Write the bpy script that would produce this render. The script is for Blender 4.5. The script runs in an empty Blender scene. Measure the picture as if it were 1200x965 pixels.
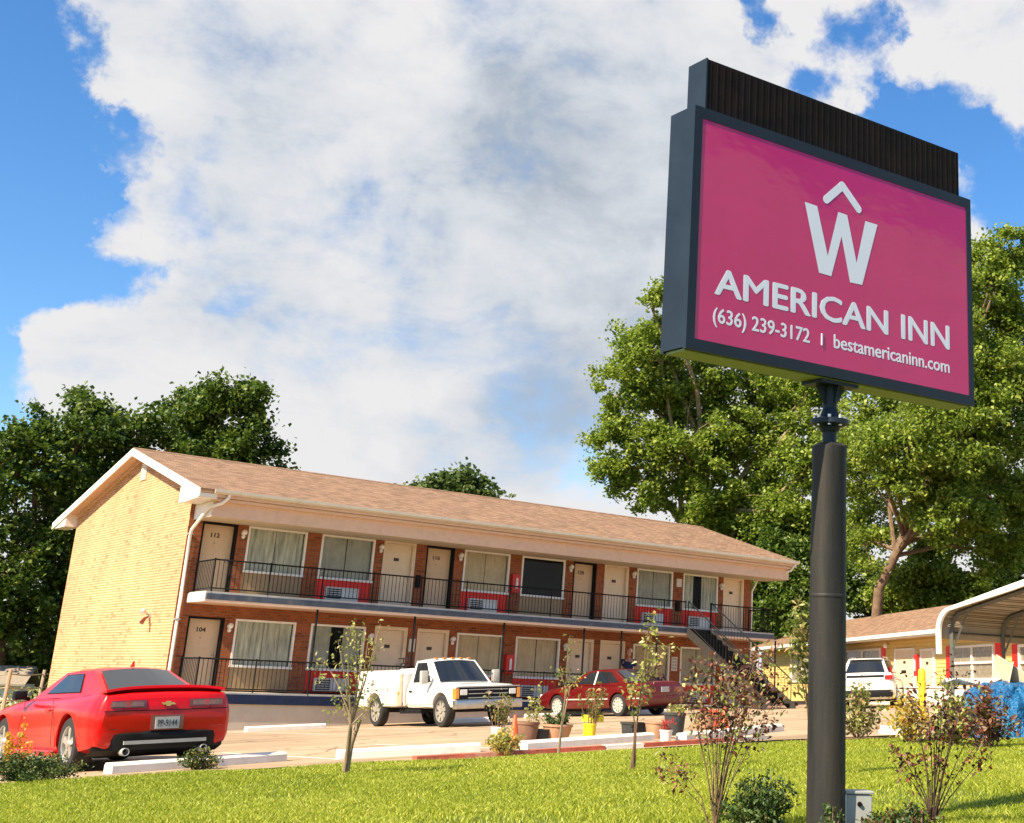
import bpy, bmesh, math, random
import numpy as np
from mathutils import Vector, Matrix, noise

rnd = random.Random(7)
nrg = np.random.default_rng(11)
PI = math.pi
scene = bpy.context.scene
COL = scene.collection

# ------------------------------------------------------------------ camera solve (photo 1200 x 965)
CAM = dict(f=1507.236, C=(-13.1115, -38.8136, 0.3983), yaw=0.70907, pitch=0.30887, roll=0.03407, px=847.175, py=332.007)
_y, _p, _r = CAM['yaw'], CAM['pitch'], CAM['roll']
CC = Vector(CAM['C'])
CD = Vector((math.sin(_y)*math.cos(_p), math.cos(_y)*math.cos(_p), math.sin(_p)))
_rr = Vector((math.cos(_y), -math.sin(_y), 0)); _uu = _rr.cross(CD)
CR = math.cos(_r)*_rr + math.sin(_r)*_uu
CU = -math.sin(_r)*_rr + math.cos(_r)*_uu
GX, GY, G0 = .05, -.033, -1.10

def gz(x, y):
    x = max(-22, min(x, 32)); y = max(-46, min(y, 14))
    return G0 + GX*x + GY*(y+1.4)
def ray(px, py): return CD + CR*((px-CAM['px'])/CAM['f']) - CU*((py-CAM['py'])/CAM['f'])
def ong(px, py):
    v = ray(px, py)
    t = -(CC.z - (G0 + GX*CC.x + GY*(CC.y+1.4))) / (v.z - GX*v.x - GY*v.y)
    p = CC + v*t; p.z = gz(p.x, p.y); return p
def ondist(px, py, w): return CC + ray(px, py)*w
def onplane(px, py, o, n):
    v = ray(px, py); return CC + v*((o-CC).dot(n)/v.dot(n))
def ony(px, py, y): return onplane(px, py, Vector((0, y, 0)), Vector((0, 1, 0)))

cam = bpy.data.cameras.new('camera'); cam_o = bpy.data.objects.new('camera', cam); COL.objects.link(cam_o)
m = Matrix((CR, CU, -CD)).transposed().to_4x4(); m.translation = CC
cam_o.matrix_world = m
cam.sensor_width = 36; cam.lens = CAM['f']/1200*36
cam.shift_x = (600-CAM['px'])/1200; cam.shift_y = (CAM['py']-482.5)/1200
cam.clip_start = .1; cam.clip_end = 3000
scene.camera = cam_o

# ------------------------------------------------------------------ light
SUN = Vector((-.985, -.125, 0)).normalized(); EL = math.radians(41)
SUNV = Vector((SUN.x*math.cos(EL), SUN.y*math.cos(EL), math.sin(EL)))
sl = bpy.data.lights.new('sun', 'SUN'); sl.energy = 5.0; sl.angle = math.radians(.5); sl.color = (1, .88, .66)
so = bpy.data.objects.new('sun', sl); COL.objects.link(so); so.rotation_euler = SUNV.to_track_quat('Z', 'Y').to_euler(); so.location = (-30, -30, 40)

W = bpy.data.worlds.new('World'); scene.world = W; W.use_nodes = True
nt = W.node_tree; N = nt.nodes; L = nt.links; N.clear()
def node(nt_, t, **kw):
    n = nt_.nodes.new(t)
    for k, v in kw.items():
        if hasattr(n, k): setattr(n, k, v)
    return n
out = node(nt, 'ShaderNodeOutputWorld'); bg = node(nt, 'ShaderNodeBackground')
L.new(bg.outputs[0], out.inputs[0])
sky = node(nt, 'ShaderNodeTexSky', sky_type='NISHITA'); sky.sun_disc = False
sky.sun_elevation = EL; sky.sun_rotation = math.atan2(SUN.x, SUN.y); sky.air_density = 1.0; sky.dust_density = .3; sky.ozone_density = 2.5
geo = node(nt, 'ShaderNodeTexCoord')
def wmath(op, a, b=None, c=None, clamp=False):
    n = node(nt, 'ShaderNodeMath', operation=op, use_clamp=clamp)
    for i, q in enumerate((a, b, c)):
        if q is None: continue
        if isinstance(q, (int, float)): n.inputs[i].default_value = q
        else: L.new(q, n.inputs[i])
    return n.outputs[0]
def wnoise(scale, detail, rough, off, stretch=(1, 1, 1.6)):
    mp = node(nt, 'ShaderNodeMapping'); mp.inputs['Location'].default_value = off; mp.inputs['Scale'].default_value = stretch
    L.new(geo.outputs['Generated'], mp.inputs[0])
    n = node(nt, 'ShaderNodeTexNoise'); n.inputs['Scale'].default_value = scale; n.inputs['Detail'].default_value = detail
    n.inputs['Roughness'].default_value = rough; n.inputs['Distortion'].default_value = .35
    L.new(mp.outputs[0], n.inputs['Vector']); return n.outputs['Fac']
DIRV = node(nt, 'ShaderNodeVectorMath', operation='NORMALIZE'); L.new(geo.outputs['Generated'], DIRV.inputs[0])
def wcol(scale, detail, rough, off):
    mp = node(nt, 'ShaderNodeMapping'); mp.inputs['Location'].default_value = off; L.new(geo.outputs['Generated'], mp.inputs[0])
    n = node(nt, 'ShaderNodeTexNoise'); n.inputs['Scale'].default_value = scale; n.inputs['Detail'].default_value = detail; n.inputs['Roughness'].default_value = rough
    L.new(mp.outputs[0], n.inputs['Vector'])
    q = node(nt, 'ShaderNodeVectorMath', operation='SUBTRACT'); L.new(n.outputs['Color'], q.inputs[0]); q.inputs[1].default_value = (.5, .5, .5); return q.outputs[0]
wa = node(nt, 'ShaderNodeVectorMath', operation='MULTIPLY_ADD'); L.new(wcol(5.5, 8, .6, (2, 3, 4)), wa.inputs[0]); wa.inputs[1].default_value = (.26, .26, .26); L.new(DIRV.outputs[0], wa.inputs[2])
WARP = wa.outputs[0]
def vblob(v, r):
    d = node(nt, 'ShaderNodeVectorMath', operation='DISTANCE'); L.new(WARP, d.inputs[0]); d.inputs[1].default_value = v
    q = wmath('DIVIDE', d.outputs['Value'], r)
    q = wmath('SUBTRACT', 1.0, wmath('MULTIPLY', q, q))
    return wmath('MAXIMUM', q, 0.0)
def blob(px, py, r): return vblob(ray(px, py).normalized(), r/1507.0)
n1 = wnoise(7.5, 10, .60, (3.1, .4, 1.7)); n2 = wnoise(3.6, 7, .55, (9.3, 4.2, 2.0)); n3 = wnoise(20, 8, .62, (1.3, 7.7, 5.0))
holes = None
for (px, py, r, s) in [(30, 20, 90, 1.2), (0, 110, 70, 1.0), (-50, 230, 110, 1.2), (-20, 340, 110, 1.3), (130, 325, 80, 1.0), (-20, 440, 90, 1.0), (110, 100, 40, .5), (-200, 200, 240, 1.5), (-30, 520, 70, .8),
                       (195, 185, 60, .25), (1000, 80, 80, .9), (905, 10, 50, .8), (1075, 140, 85, .95), (1150, 225, 95, 1.0), (715, 590, 60, .3), (270, 95, 70, .05), (1250, 300, 120, 1.0), (310, 365, 40, .2)]:
    b = wmath('MULTIPLY', blob(px, py, r), s)
    holes = b if holes is None else wmath('ADD', holes, b)
for v, r, s in [((.62, -.67, .44), .20, 1.2), ((.52, -.72, .47), .16, 1.0), ((.70, -.60, .40), .12, .8), ((.2, -.8, .6), .4, 1.0), ((-.7, -.5, .5), .5, 1.0), ((-.6, .5, .6), .4, 1.0)]:  # unseen cloud breaks, added for the sign's reflection and dimmer fill light
    holes = wmath('ADD', holes, wmath('MULTIPLY', vblob(Vector(v).normalized(), r), s))
cov = wmath('ADD', wmath('MULTIPLY', wmath('SUBTRACT', n1, .5), 1.9), .60)
cov = wmath('ADD', cov, wmath('MULTIPLY', wmath('SUBTRACT', n3, .5), .7))
cov = wmath('SUBTRACT', cov, wmath('MULTIPLY', holes, 1.5))
view_mask = wmath('MULTIPLY', blob(620, 330, 1150), 1.9, clamp=True)     # cloud kept in view; thinned in the unseen sky to dim fill light
cov = wmath('SUBTRACT', cov, wmath('MULTIPLY', wmath('SUBTRACT', 1.0, view_mask), .62))
for v, r, s in [((.54, -.78, .31), .17, 1.1), ((.72, -.64, .26), .16, 1.1), ((.63, -.73, .20), .2, 1.0)]:  # unseen clouds added behind the camera for the sign panel to reflect
    cov = wmath('ADD', cov, wmath('MULTIPLY', vblob(Vector(v).normalized(), r), s))
mask = wmath('MULTIPLY', wmath('ADD', cov, 0.30), 1.15, clamp=True)
ms = node(nt, 'ShaderNodeMapRange', interpolation_type='SMOOTHSTEP'); L.new(mask, ms.inputs[0]); mask = ms.outputs[0]
# cloud shade: grey bellies, bright puffs
dark = None
for (px, py, r, s) in [(660, 280, 260, .55), (760, 110, 230, .50), (300, 130, 120, .18), (620, 560, 170, .30), (430, 540, 130, .15), (330, 370, 110, .22), (700, 430, 150, .2), (480, 200, 120, .12)]:
    b = wmath('MULTIPLY', blob(px, py, r), s); dark = b if dark is None else wmath('ADD', dark, b)
shade = wmath('ADD', wmath('MULTIPLY', wmath('SUBTRACT', n2, .5), 1.3), wmath('MULTIPLY', wmath('SUBTRACT', n1, .5), 1.5))
shade = wmath('ADD', shade, wmath('MULTIPLY', wmath('SUBTRACT', n3, .5), .7))
shade = wmath('ADD', wmath('SUBTRACT', shade, dark), 1.02, clamp=True)
ramp = node(nt, 'ShaderNodeValToRGB'); L.new(shade, ramp.inputs[0])
e = ramp.color_ramp.elements; e[0].position = .1; e[0].color = (.50, .57, .66, 1); e[1].position = 1; e[1].color = (.97, .96, .97, 1)
e2 = e.new(.55); e2.color = (.78, .82, .88, 1)
CLOUD = .41
cm = node(nt, 'ShaderNodeVectorMath', operation='SCALE'); L.new(ramp.outputs[0], cm.inputs[0]); cm.inputs['Scale'].default_value = CLOUD/.10
hs = node(nt, 'ShaderNodeHueSaturation'); hs.inputs['Saturation'].default_value = 1.28; hs.inputs['Value'].default_value = .98; hs.inputs['Hue'].default_value = .503; L.new(sky.outputs[0], hs.inputs['Color'])
mx = node(nt, 'ShaderNodeMix', data_type='RGBA'); L.new(mask, mx.inputs['Factor']); L.new(hs.outputs[0], mx.inputs[6]); L.new(cm.outputs[0], mx.inputs[7])
L.new(mx.outputs[2], bg.inputs[0]); bg.inputs[1].default_value = .10

scene.view_settings.view_transform = 'Standard'; scene.view_settings.look = 'None'; scene.view_settings.gamma = 1
scene.view_settings.exposure = 1.1
scene.view_settings.use_curve_mapping = False
scene.cycles.max_bounces = 6; scene.cycles.transparent_max_bounces = 12
scene.cycles.use_denoising = True

# ------------------------------------------------------------------ materials
MATS = {}
class NT:
    def __init__(s, name):
        s.m = bpy.data.materials.new(name); s.m.use_nodes = True; s.t = s.m.node_tree; s.t.nodes.clear()
        s.o = s.n('ShaderNodeOutputMaterial'); MATS[name] = s.m
    def n(s, t, **kw): return node(s.t, t, **kw)
    def l(s, a, b): s.t.links.new(a, b)
    def obj(s):
        return s.n('ShaderNodeTexCoord').outputs['Object']
    def noise(s, vec, scale, detail=4, rough=.55, stretch=None):
        if stretch:
            mp = s.n('ShaderNodeMapping'); mp.inputs['Scale'].default_value = stretch; s.l(vec, mp.inputs[0]); vec = mp.outputs[0]
        q = s.n('ShaderNodeTexNoise'); q.inputs['Scale'].default_value = scale; q.inputs['Detail'].default_value = detail; q.inputs['Roughness'].default_value = rough
        s.l(vec, q.inputs['Vector']); return q.outputs['Fac']
    def ramp(s, fac, stops):
        r = s.n('ShaderNodeValToRGB'); s.l(fac, r.inputs[0]); el = r.color_ramp.elements
        el[0].position, el[0].color = stops[0][0], (*stops[0][1], 1); el[1].position, el[1].color = stops[-1][0], (*stops[-1][1], 1)
        for p, c in stops[1:-1]: q = el.new(p); q.color = (*c, 1)
        return r.outputs[0]
    def mix(s, fac, a, b, mode='MIX'):
        q = s.n('ShaderNodeMix', data_type='RGBA', blend_type=mode)
        for v, i in ((fac, q.inputs['Factor']), (a, q.inputs[6]), (b, q.inputs[7])):
            if isinstance(v, tuple): i.default_value = (*v, 1)
            elif isinstance(v, (int, float)): i.default_value = v
            else: s.l(v, i)
        return q.outputs[2]
    def math(s, op, a, b):
        q = s.n('ShaderNodeMath', operation=op)
        for i, v in enumerate((a, b)):
            if isinstance(v, (int, float)): q.inputs[i].default_value = v
            else: s.l(v, q.inputs[i])
        return q.outputs[0]
    def bsdf(s, color, rough=.6, metal=0, coat=0, bump=None, bs=.3, bd=.02, spec=.5):
        b = s.n('ShaderNodeBsdfPrincipled')
        for v, k in ((color, 'Base Color'), (rough, 'Roughness'), (metal, 'Metallic'), (coat, 'Coat Weight'), (spec, 'Specular IOR Level')):
            if isinstance(v, tuple): b.inputs[k].default_value = (*v, 1)
            elif isinstance(v, (int, float)): b.inputs[k].default_value = v
            else: s.l(v, b.inputs[k])
        if coat: b.inputs['Coat Roughness'].default_value = .05
        if bump is not None:
            q = s.n('ShaderNodeBump'); q.inputs['Strength'].default_value = bs; q.inputs['Distance'].default_value = bd
            s.l(bump, q.inputs['Height']); s.l(q.outputs[0], b.inputs['Normal'])
        s.l(b.outputs[0], s.o.inputs[0]); return b

def plain(name, c, rough=.55, metal=0, coat=0, var=.12, scale=6, spec=.5, dirt=None):
    """painted / plastic / metal surface with a little uneven wear"""
    t = NT(name); o = t.obj()
    f = t.noise(o, scale, 6, .6)
    lo = tuple(x*(1-var) for x in c); hi = tuple(min(1, x*(1+var)) for x in c)
    col = t.ramp(f, [(.3, lo), (.7, hi)])
    if dirt:
        g = t.noise(o, scale*.45, 7, .7)
        k = t.ramp(g, [(.52, (0, 0, 0)), (.72, (1, 1, 1))])
        col = t.mix(t.math('MULTIPLY', k, dirt[1]), col, dirt[0])
    r = t.math('ADD', t.math('MULTIPLY', f, .2), rough-.1)
    t.bsdf(col, r, metal, coat, bump=t.noise(o, scale*9, 3), bs=.04, bd=.004, spec=spec)
    return t.m

def brick(name, c1, c2, mort, rowh=.075):
    t = NT(name); o = t.obj()
    sx = t.n('ShaderNodeSeparateXYZ'); t.l(o, sx.inputs[0])
    cb = t.n('ShaderNodeCombineXYZ'); t.l(t.math('ADD', sx.outputs[0], sx.outputs[1]), cb.inputs[0]); t.l(sx.outputs[2], cb.inputs[1])
    b = t.n('ShaderNodeTexBrick'); b.inputs['Scale'].default_value = 1; b.inputs['Brick Width'].default_value = .215; b.inputs['Row Height'].default_value = rowh
    b.inputs['Mortar Size'].default_value = .012; b.inputs['Mortar Smooth'].default_value = .2; b.inputs['Bias'].default_value = -.25
    b.inputs['Color1'].default_value = (*c1, 1); b.inputs['Color2'].default_value = (*c2, 1); b.inputs['Mortar'].default_value = (*mort, 1)
    t.l(cb.outputs[0], b.inputs['Vector'])
    # odd dark bricks
    mp = t.n('ShaderNodeMapping'); mp.inputs['Scale'].default_value = (1/.215, 1/rowh, 1); t.l(cb.outputs[0], mp.inputs[0])
    wn = t.n('ShaderNodeTexVoronoi', voronoi_dimensions='2D'); wn.inputs['Scale'].default_value = .9; t.l(mp.outputs[0], wn.inputs['Vector'])
    sp = t.n('ShaderNodeSeparateColor'); t.l(wn.outputs['Color'], sp.inputs[0])
    k = t.ramp(sp.outputs[0], [(.93, (0, 0, 0)), (.95, (1, 1, 1))])
    k = t.math('MULTIPLY', t.math('MULTIPLY', k, .55), t.math('SUBTRACT', 1, b.outputs['Fac']))
    col = t.mix(k, b.outputs['Color'], tuple(x*.45 for x in c2))
    big = t.noise(o, .5, 5, .6)
    col = t.mix(1.0, col, t.ramp(big, [(.25, (.76, .77, .78)), (.75, (1.14, 1.11, 1.07))]), 'MULTIPLY')
    fine = t.noise(o, 30, 3)
    col = t.mix(.5, col, t.ramp(fine, [(.3, (.75, .75, .75)), (.7, (1.2, 1.2, 1.2))]), 'MULTIPLY')
    t.bsdf(col, .88, bump=t.math('SUBTRACT', 1, b.outputs['Fac']), bs=.6, bd=.008, spec=.2)
    return t.m

def shingle(name, c, axis='x'):
    t = NT(name); o = t.obj()
    sx = t.n('ShaderNodeSeparateXYZ'); t.l(o, sx.inputs[0])
    cb = t.n('ShaderNodeCombineXYZ')
    t.l(sx.outputs[0 if axis == 'x' else 1], cb.inputs[0]); t.l(sx.outputs[1 if axis == 'x' else 0], cb.inputs[1])
    b = t.n('ShaderNodeTexBrick'); b.inputs['Scale'].default_value = 1; b.inputs['Brick Width'].default_value = .26; b.inputs['Row Height'].default_value = .14
    b.inputs['Mortar Size'].default_value = .006; b.inputs['Mortar Smooth'].default_value = .3; b.inputs['Bias'].default_value = 0
    b.inputs['Color1'].default_value = (*[x*1.25 for x in c], 1); b.inputs['Color2'].default_value = (*[x*.72 for x in c], 1); b.inputs['Mortar'].default_value = (*[x*.42 for x in c], 1)
    t.l(cb.outputs[0], b.inputs['Vector'])
    col = t.mix(.6, b.outputs['Color'], t.ramp(t.noise(o, 26, 4, .7), [(.3, (.6, .6, .6)), (.7, (1.35, 1.3, 1.25))]), 'MULTIPLY')
    col = t.mix(.5, col, t.ramp(t.noise(o, 1.1, 5, .6, (1, .5, 1)), [(.3, (.75, .74, .73)), (.7, (1.18, 1.16, 1.1))]), 'MULTIPLY')
    t.bsdf(col, .92, bump=t.math('SUBTRACT', 1, b.outputs['Fac']), bs=.5, bd=.012, spec=.2)
    return t.m

def leafmat(name, c1, c2, c3=None, trans=.35, clump=.6, rough=.45):
    t = NT(name); o = t.obj()
    a = t.n('ShaderNodeAttribute', attribute_name='rnd')
    f = t.math('ADD', t.math('MULTIPLY', a.outputs['Fac'], .55), t.math('MULTIPLY', t.noise(o, clump, 3), .45))
    st = [(.25, c1), (.7, c2)] if c3 is None else [(.22, c1), (.55, c2), (.82, c3)]
    col = t.ramp(f, st)
    b = t.n('ShaderNodeBsdfPrincipled'); t.l(col, b.inputs['Base Color']); b.inputs['Roughness'].default_value = rough; b.inputs['Specular IOR Level'].default_value = .35
    tr = t.n('ShaderNodeBsdfTranslucent'); t.l(t.mix(.5, col, tuple(min(1, x*1.5) for x in c2)), tr.inputs[0])
    ms_ = t.n('ShaderNodeMixShader'); ms_.inputs[0].default_value = trans; t.l(b.outputs[0], ms_.inputs[1]); t.l(tr.outputs[0], ms_.inputs[2])
    t.l(ms_.outputs[0], t.o.inputs[0]); return t.m

def glass(name, tint=(.02, .025, .03), keep=.3, rough=.03, spec=.6):
    t = NT(name)
    tr = t.n('ShaderNodeBsdfTransparent'); tr.inputs[0].default_value = (.96, .96, .93, 1)
    b = t.n('ShaderNodeBsdfPrincipled'); b.inputs['Base Color'].default_value = (*tint, 1); b.inputs['Roughness'].default_value = rough; b.inputs['Specular IOR Level'].default_value = spec
    ms_ = t.n('ShaderNodeMixShader'); ms_.inputs[0].default_value = keep
    t.l(tr.outputs[0], ms_.inputs[1]); t.l(b.outputs[0], ms_.inputs[2]); t.l(ms_.outputs[0], t.o.inputs[0]); return t.m

def asphalt(name):
    t = NT(name); o = t.obj()
    c = t.ramp(t.noise(o, .22, 6, .62), [(.3, (.34, .235, .145)), (.5, (.45, .32, .205)), (.72, (.53, .385, .25))])
    st = t.noise(o, .5, 6, .65, (.35, 2.4, 1))
    c = t.mix(t.ramp(st, [(.50, (0, 0, 0)), (.64, (.75, .75, .75))]), c, (.24, .16, .095))
    g = t.noise(o, 60, 3, .7)
    c = t.mix(.6, c, t.ramp(g, [(.3, (.72, .72, .72)), (.7, (1.2, 1.2, 1.2))]), 'MULTIPLY')
    v = t.n('ShaderNodeTexVoronoi', feature='DISTANCE_TO_EDGE'); v.inputs['Scale'].default_value = .28
    nz = t.n('ShaderNodeTexNoise'); nz.inputs['Scale'].default_value = 1.2; nz.inputs['Detail'].default_value = 5; t.l(o, nz.inputs['Vector'])
    wv = t.n('ShaderNodeVectorMath', operation='ADD'); t.l(o, wv.inputs[0]); t.l(nz.outputs['Color'], wv.inputs[1]); t.l(wv.outputs[0], v.inputs['Vector'])
    ck = t.ramp(v.outputs['Distance'], [(.0, (1, 1, 1)), (.012, (0, 0, 0))])
    c = t.mix(t.math('MULTIPLY', ck, .75), c, (.07, .055, .04))
    oil = t.ramp(t.noise(o, .9, 4, .5), [(.66, (0, 0, 0)), (.74, (1, 1, 1))]); c = t.mix(t.math('MULTIPLY', oil, .55), c, (.10, .075, .055))
    t.bsdf(c, .9, bump=g, bs=.25, bd=.01, spec=.2); return t.m

def soil(name, c1, c2, scale=3):
    t = NT(name); o = t.obj()
    c = t.ramp(t.noise(o, scale, 6, .65), [(.3, c1), (.7, c2)])
    t.bsdf(c, .95, bump=t.noise(o, 30, 4, .7), bs=.5, bd=.03, spec=.1); return t.m

brick('brick', (.37, .098, .032), (.22, .055, .018), (.22, .13, .08), .080)  # same brick as the gable; facade shade put into a darker, redder colour
brick('brick_lit_tint', (.71, .41, .235), (.62, .335, .18), (.42, .215, .09), .080)  # same brick; sunlight on the gable put into a paler colour
shingle('shingle_x', (.28, .172, .112)); shingle('shingle_y', (.42, .23, .11), 'y')
plain('cream_paint', (.66, .45, .31), .6, var=.06, dirt=((.40, .30, .2), .35))
plain('white_paint', (.80, .75, .66), .5, var=.05, dirt=((.5, .42, .33), .3))
plain('soffit_paint', (.55, .44, .30), .7, var=.06)
plain('door_paint', (.62, .43, .26), .5, var=.04, dirt=((.45, .34, .24), .3))
plain('door_white', (.71, .55, .37), .5, var=.04, dirt=((.5, .4, .3), .3))
plain('black_paint', (.008, .007, .007), .6, var=.3, spec=.12)
plain('iron', (.010, .010, .011), .6, var=.3, spec=.15)
plain('red_panel', (.74, .018, .008), .5, var=.12, dirt=((.25, .015, .01), .4))
plain('tan_panel', (.33, .22, .11), .6, var=.08, dirt=((.24, .17, .1), .4))
plain('navy_band', (.012, .022, .06), .6, spec=.2, var=.3, dirt=((.05, .05, .055), .4))
plain('slate_band', (.055, .072, .098), .6, var=.25, dirt=((.18, .17, .15), .6))
plain('plinth', (.50, .43, .34), .85, var=.08, scale=2, dirt=((.36, .3, .24), .5))
plain('concrete', (.52, .47, .40), .85, var=.1, scale=3, dirt=((.34, .3, .26), .5))
plain('stop_paint', (.80, .75, .66), .7, var=.08, scale=3, dirt=((.40, .34, .28), .55))
plain('kerb_red', (.42, .09, .05), .8, var=.3, dirt=((.5, .4, .3), .6))
plain('line_paint', (.72, .68, .6), .8, var=.1, dirt=((.42, .32, .2), .8))
plain('ac_white', (.62, .58, .50), .5, var=.06, dirt=((.4, .36, .3), .4))
plain('ac_dark', (.03, .035, .04), .6)
plain('gutter', (.58, .50, .38), .45, var=.06, dirt=((.35, .28, .2), .4))
plain('red_gloss', (.55, .015, .012), .35)
plain('number_dark', (.03, .025, .02), .5)
plain('lamp_white', (.78, .72, .62), .4)
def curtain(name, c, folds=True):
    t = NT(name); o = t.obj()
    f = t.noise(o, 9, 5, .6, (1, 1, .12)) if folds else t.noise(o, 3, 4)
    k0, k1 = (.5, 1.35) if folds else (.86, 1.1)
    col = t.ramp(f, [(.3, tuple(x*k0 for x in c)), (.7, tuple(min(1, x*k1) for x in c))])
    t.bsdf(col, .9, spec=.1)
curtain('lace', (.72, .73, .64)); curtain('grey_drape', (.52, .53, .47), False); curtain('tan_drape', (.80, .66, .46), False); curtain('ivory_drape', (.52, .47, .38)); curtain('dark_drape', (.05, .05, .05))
glass('window_glass', keep=.10); glass('car_glass', (.03, .035, .045), keep=.45, rough=.02)
glass('dark_glass', (.006, .007, .006), keep=.97, rough=.05, spec=.2); glass('tint_glass', (.014, .018, .024), keep=1.0, rough=.02)
asphalt('asphalt'); soil('soil', (.05, .07, .02), (.12, .13, .035)); soil('mulch', (.10, .05, .028), (.26, .15, .09), 8); soil('lawn_soil', (.07, .10, .015), (.13, .16, .03))
plain('red_car', (.52, .002, .002), .3, spec=.3, coat=.4, var=.02, scale=2); plain('maroon_car', (.10, .001, .0015), .35, coat=.4, var=.04, scale=2, dirt=((.25, .03, .02), .3))
plain('white_car', (.80, .77, .70), .3, coat=.7, var=.03, scale=2, dirt=((.6, .53, .43), .25)); plain('trim_black', (.009, .009, .010), .6, var=.2, spec=.18)
plain('rubber', (.02, .019, .018), .85, var=.25); plain('steel', (.55, .53, .5), .3, metal=1, var=.1); plain('alloy', (.62, .6, .56), .35, metal=.7, var=.08); plain('chrome', (.7, .68, .64), .15, metal=1, var=.05)
plain('hub_white', (.46, .43, .37), .4, var=.1); plain('truck_rim', (.27, .24, .20), .55, var=.2); plain('rust_strip', (.42, .30, .2), .7, var=.2)
plain('lamp_red', (.45, .01, .01), .15, coat=1); plain('lamp_dark_red', (.16, .012, .012), .15, coat=1); plain('lens_smoke', (.22, .09, .055), .12, coat=1, var=.3, scale=14); plain('lamp_clear', (.7, .68, .62), .12, coat=1); plain('lamp_amber', (.7, .25, .03), .2, coat=1)
plain('gold', (.75, .52, .2), .3, metal=.8); plain('plate_white', (.40, .41, .39), .5); plain('plate_ink', (.04, .05, .06), .6)
vp = NT('pink_panel'); vo = vp.obj(); vp.bsdf(vp.mix(vp.ramp(vp.noise(vo, 9, 6, .7), [(.60, (0, 0, 0)), (.8, (.25, .25, .25))]), vp.ramp(vp.noise(vo, .8, 4), [(.3, (.54, .011, .13)), (.7, (.61, .017, .155))]), (.60, .09, .22)), .045, bump=vp.noise(vo, 1.6, 3, .5, (1, 1, 2.2)), bs=.10, bd=.03, spec=.6); plain('sign_white', (.80, .80, .92), .35, var=.02); plain('sign_frame', (.009, .017, .030), .5, var=.25, scale=3, spec=.35)
plain('sign_top', (.009, .006, .006), .85, var=.6, scale=7, spec=.2, dirt=((.03, .010, .007), .4)); plain('sign_under', (.30, .33, .14), .6)
def streaked(name, c, c2, c3):
    t = NT(name); o = t.obj()
    col = t.ramp(t.noise(o, 3.5, 7, .7, (1, 1, .10)), [(.35, c), (.62, c2)])
    k = t.ramp(t.noise(o, 5, 7, .75, (1, 1, .16)), [(.60, (0, 0, 0)), (.70, (1, 1, 1))]); col = t.mix(t.math('MULTIPLY', k, .8), col, c3)
    k2 = t.ramp(t.noise(o, 60, 3, .6), [(.68, (0, 0, 0)), (.74, (1, 1, 1))]); col = t.mix(t.math('MULTIPLY', k2, .5), col, c3)
    t.bsdf(col, .62, bump=t.noise(o, 40, 4), bs=.15, bd=.004, spec=.3)
streaked('pole_paint', (.010, .011, .013), (.042, .034, .027), (.17, .095, .05))
plain('box_grey', (.34, .34, .32), .5, var=.08)
plain('box_light', (.72, .69, .62), .5); plain('cone_orange', (.75, .09, .015), .5); plain('pot_brown', (.20, .10, .06), .8, var=.3); plain('pot_dark', (.035, .035, .035), .7, var=.3)
plain('pot_clay', (.42, .23, .13), .85, var=.25); plain('yellow_paint', (.85, .62, .012), .5, var=.05); plain('white_plastic', (.75, .7, .62), .5, dirt=((.5, .4, .3), .4)); plain('pot_red', (.5, .06, .03), .6)
plain('bark', (.16, .10, .06), .95, var=.4, scale=4); plain('bark_pale', (.34, .24, .15), .95, var=.4, scale=3); plain('twig', (.22, .13, .08), .9, var=.3); plain('twig_dark', (.09, .045, .035), .9, var=.3)
plain('wood_grey', (.36, .27, .18), .9, var=.2); plain('cardboard', (.62, .48, .32), .9, var=.1); tp_ = NT('tarp'); to_ = tp_.obj(); tp_.bsdf(tp_.ramp(tp_.noise(to_, 2.5, 5, .6), [(.3, (.004, .06, .19)), (.7, (.008, .16, .34))]), .34, bump=tp_.math('ADD', tp_.noise(to_, 5, 4, .6), tp_.noise(to_, 14, 3, .6)), bs=.9, bd=.10, spec=.6)
plain('siding', (.70, .50, .17), .7, var=.05, dirt=((.5, .36, .14), .25)); plain('wing_white', (.80, .74, .64), .6, var=.05, dirt=((.6, .5, .4), .3)); plain('brown_wall', (.16, .10, .06), .9)
plain('carport_metal', (.30, .25, .185), .5, var=.12, scale=2); plain('carport_white', (.82, .80, .74), .4, var=.03); plain('galv', (.075, .08, .072), .55, var=.2)
plain('skin', (.46, .22, .12), .5, var=.06); plain('navy_cloth', (.015, .025, .07), .9); plain('denim', (.04, .06, .11), .9); plain('hair', (.02, .014, .01), .7); plain('shoe', (.03, .03, .03), .6)
plain('pane_tan', (.24, .20, .14), .25, var=.25); plain('interior', (.05, .045, .04), .9); plain('stringer', (.028, .022, .018), .7, var=.2); plain('shed_roof', (.30, .24, .18), .9)
leafmat('leaf_left', (.018, .046, .008), (.08, .135, .016), (.24, .28, .045), .38)
leafmat('leaf_right', (.055, .105, .012), (.22, .30, .036), (.52, .54, .11), .5)
leafmat('leaf_back', (.025, .06, .010), (.10, .17, .022), (.28, .33, .055), .45)
leafmat('leaf_far', (.05, .085, .02), (.10, .15, .035), (.17, .2, .06), .35)
leafmat('leaf_burg', (.035, .012, .010), (.17, .06, .035), (.46, .22, .12), .25, 5)
leafmat('leaf_burg_dark', (.014, .010, .010), (.06, .025, .02), (.36, .07, .035), .25, 3)
leafmat('leaf_light', (.15, .19, .03), (.42, .41, .11), (.72, .64, .32), .4, 5)
leafmat('leaf_shrub', (.016, .045, .010), (.06, .11, .02), (.16, .19, .05), .25, 4)
leafmat('leaf_gold', (.25, .2, .02), (.55, .38, .04), (.72, .3, .05), .35, 3)
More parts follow.
